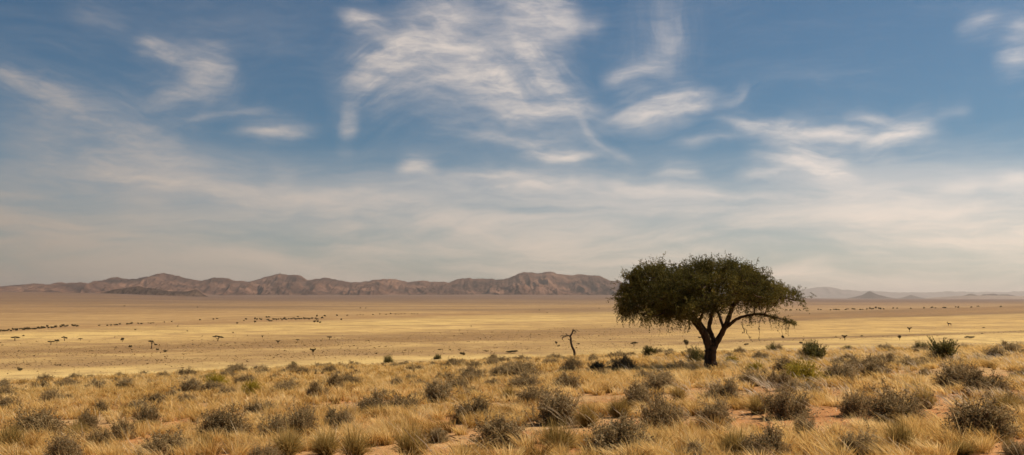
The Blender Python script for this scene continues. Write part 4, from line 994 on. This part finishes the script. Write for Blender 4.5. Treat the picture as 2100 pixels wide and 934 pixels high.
        inv = k if inv is None else math_n(nt, 'MULTIPLY', inv, k)
    mt = N(nt, 'ShaderNodeMapping'); mt.inputs['Scale'].default_value = (.010, .036, 1); mt.inputs['Rotation'].default_value = (0, 0, R(14)); nt.links.new(uv, mt.inputs[0])
    tex = map_range(nt, noise_n(nt, mt.outputs[0], 1.0, 7, .66, .25), .30, .68, .48, 1.15)
    streak = math_n(nt, 'MULTIPLY', math_n(nt, 'SUBTRACT', 1, inv), tex, clamp=True)
    front = map_range(nt, sp.outputs[1], .25, .6)
    # thin veil low in the sky, wisps elsewhere
    mp = N(nt, 'ShaderNodeMapping'); mp.inputs['Scale'].default_value = (.0022, .013, 1); mp.inputs['Rotation'].default_value = (0, 0, R(5)); nt.links.new(uv, mp.inputs[0])
    vn_ = noise_n(nt, mp.outputs[0], 1.0, 7, .6, .5)
    low = map_range(nt, el, .165, .062, 0, 1)
    veil = math_n(nt, 'MULTIPLY', low, map_range(nt, vn_, .32, .68, .36, .97))
    wis = math_n(nt, 'MULTIPLY', map_range(nt, vn_, .48, .8, 0, .38), map_range(nt, el, 1.2, .3))
    rest = math_n(nt, 'MULTIPLY', wis, math_n(nt, 'MULTIPLY_ADD', front, -.75, 1.0))
    cloud = math_n(nt, 'SUBTRACT', 1, math_n(nt, 'MULTIPLY', math_n(nt, 'SUBTRACT', 1, math_n(nt, 'MULTIPLY', streak, front)), math_n(nt, 'MULTIPLY', math_n(nt, 'SUBTRACT', 1, veil), math_n(nt, 'SUBTRACT', 1, rest))), clamp=True)
    # clouds near the sun side are brighter
    dot = N(nt, 'ShaderNodeVectorMath', operation='DOT_PRODUCT'); nt.links.new(dirv, dot.inputs[0])
    sd = (math.sin(R(SUN_AZ)) * math.cos(R(SUN_EL)), math.cos(R(SUN_AZ)) * math.cos(R(SUN_EL)), math.sin(R(SUN_EL))); dot.inputs[1].default_value = sd
    br = map_range(nt, dot.outputs['Value'], -.1, .65, CLOUD_DIM, CLOUD_BRIGHT, False)
    cc = N(nt, 'ShaderNodeVectorMath', operation='SCALE'); cc.inputs[0].default_value = CLOUD_COL; nt.links.new(br, cc.inputs['Scale'])
    tint = N(nt, 'ShaderNodeVectorMath', operation='MULTIPLY'); nt.links.new(sky.outputs[0], tint.inputs[0]); tint.inputs[1].default_value = SKY_TINT
    warm = mix_n(nt, map_range(nt, el, .13, .02), (1, 1, 1), (1.07, 1.0, .90))
    cw = N(nt, 'ShaderNodeVectorMath', operation='MULTIPLY'); nt.links.new(cc.outputs[0], cw.inputs[0]); nt.links.new(warm, cw.inputs[1])
    col = mix_n(nt, cloud, tint.outputs[0], cw.outputs[0])
    nt.links.new(col, bg.inputs[0]); bg.inputs[1].default_value = SKY_STRENGTH
    w.cycles.sampling_method = 'MANUAL'; w.cycles.sample_map_resolution = 512
    s = bpy.data.lights.new('sun', 'SUN'); s.energy = SUN_STRENGTH; s.angle = R(.5); s.color = (1, .88, .72)
    o = bpy.data.objects.new('sun', s); COL.objects.link(o)
    o.rotation_euler = Vector(sd).to_track_quat('Z', 'Y').to_euler(); o.location = (20, 10, 60)

def build_haze():
    bm = bmesh.new(); bmesh.ops.create_cube(bm, size=1); me = bpy.data.meshes.new('haze')
    for v in bm.verts: v.co = (v.co.x * 130000, v.co.y * 130000, (-17 if v.co.z < 0 else 420))
    bm.to_mesh(me); bm.free()
    m = bpy.data.materials.new('haze'); m.use_nodes = True; nt = m.node_tree; nt.nodes.remove(nt.nodes['Principled BSDF'])
    v = N(nt, 'ShaderNodeVolumePrincipled'); v.inputs['Color'].default_value = HAZE_COL; v.inputs['Density'].default_value = HAZE_D; v.inputs['Anisotropy'].default_value = .42
    nt.links.new(v.outputs[0], nt.nodes['Material Output'].inputs['Volume']); me.materials.append(m)
    tag(link('haze', me), 'thin pale haze over the whole plain', 'haze', kind='stuff')

SKY_STRENGTH = .10; SUN_STRENGTH = 4.5; SKY_TINT = (.25, .375, .42); EXPOSURE = .46
CLOUD_COL = (4.7, 4.1, 3.65); CLOUD_DIM = .60; CLOUD_BRIGHT = 1.55
HAZE_D = 3.4e-5; HAZE_COL = (.86, .77, .71, 1)

def main():
    build_sky(); build_haze(); build_ground(); build_hills()
    build_acacia(); build_dead_tree(); build_plain_trees(); build_antelope(); build_plants(); build_grass()
    cam = bpy.data.cameras.new('camera'); o = bpy.data.objects.new('camera', cam); COL.objects.link(o)
    cam.sensor_width = 36; cam.lens = 36 * F / 2100; cam.shift_y = (HY - 467) / 2100; cam.clip_start = .1; cam.clip_end = 150000
    o.location = (0, 0, EYE); o.rotation_euler = (R(90), 0, 0); SC.camera = o
    vs = SC.view_settings; vs.view_transform = 'Standard'; vs.look = 'None'; vs.gamma = 1; vs.exposure = EXPOSURE; vs.use_curve_mapping = False
    c = SC.cycles; c.use_denoising = True; c.use_adaptive_sampling = True; c.adaptive_threshold = .02; c.adaptive_min_samples = 16; c.max_bounces = 6; c.diffuse_bounces = 3; c.transparent_max_bounces = 8; c.volume_bounces = 0; c.transmission_bounces = 4

main()
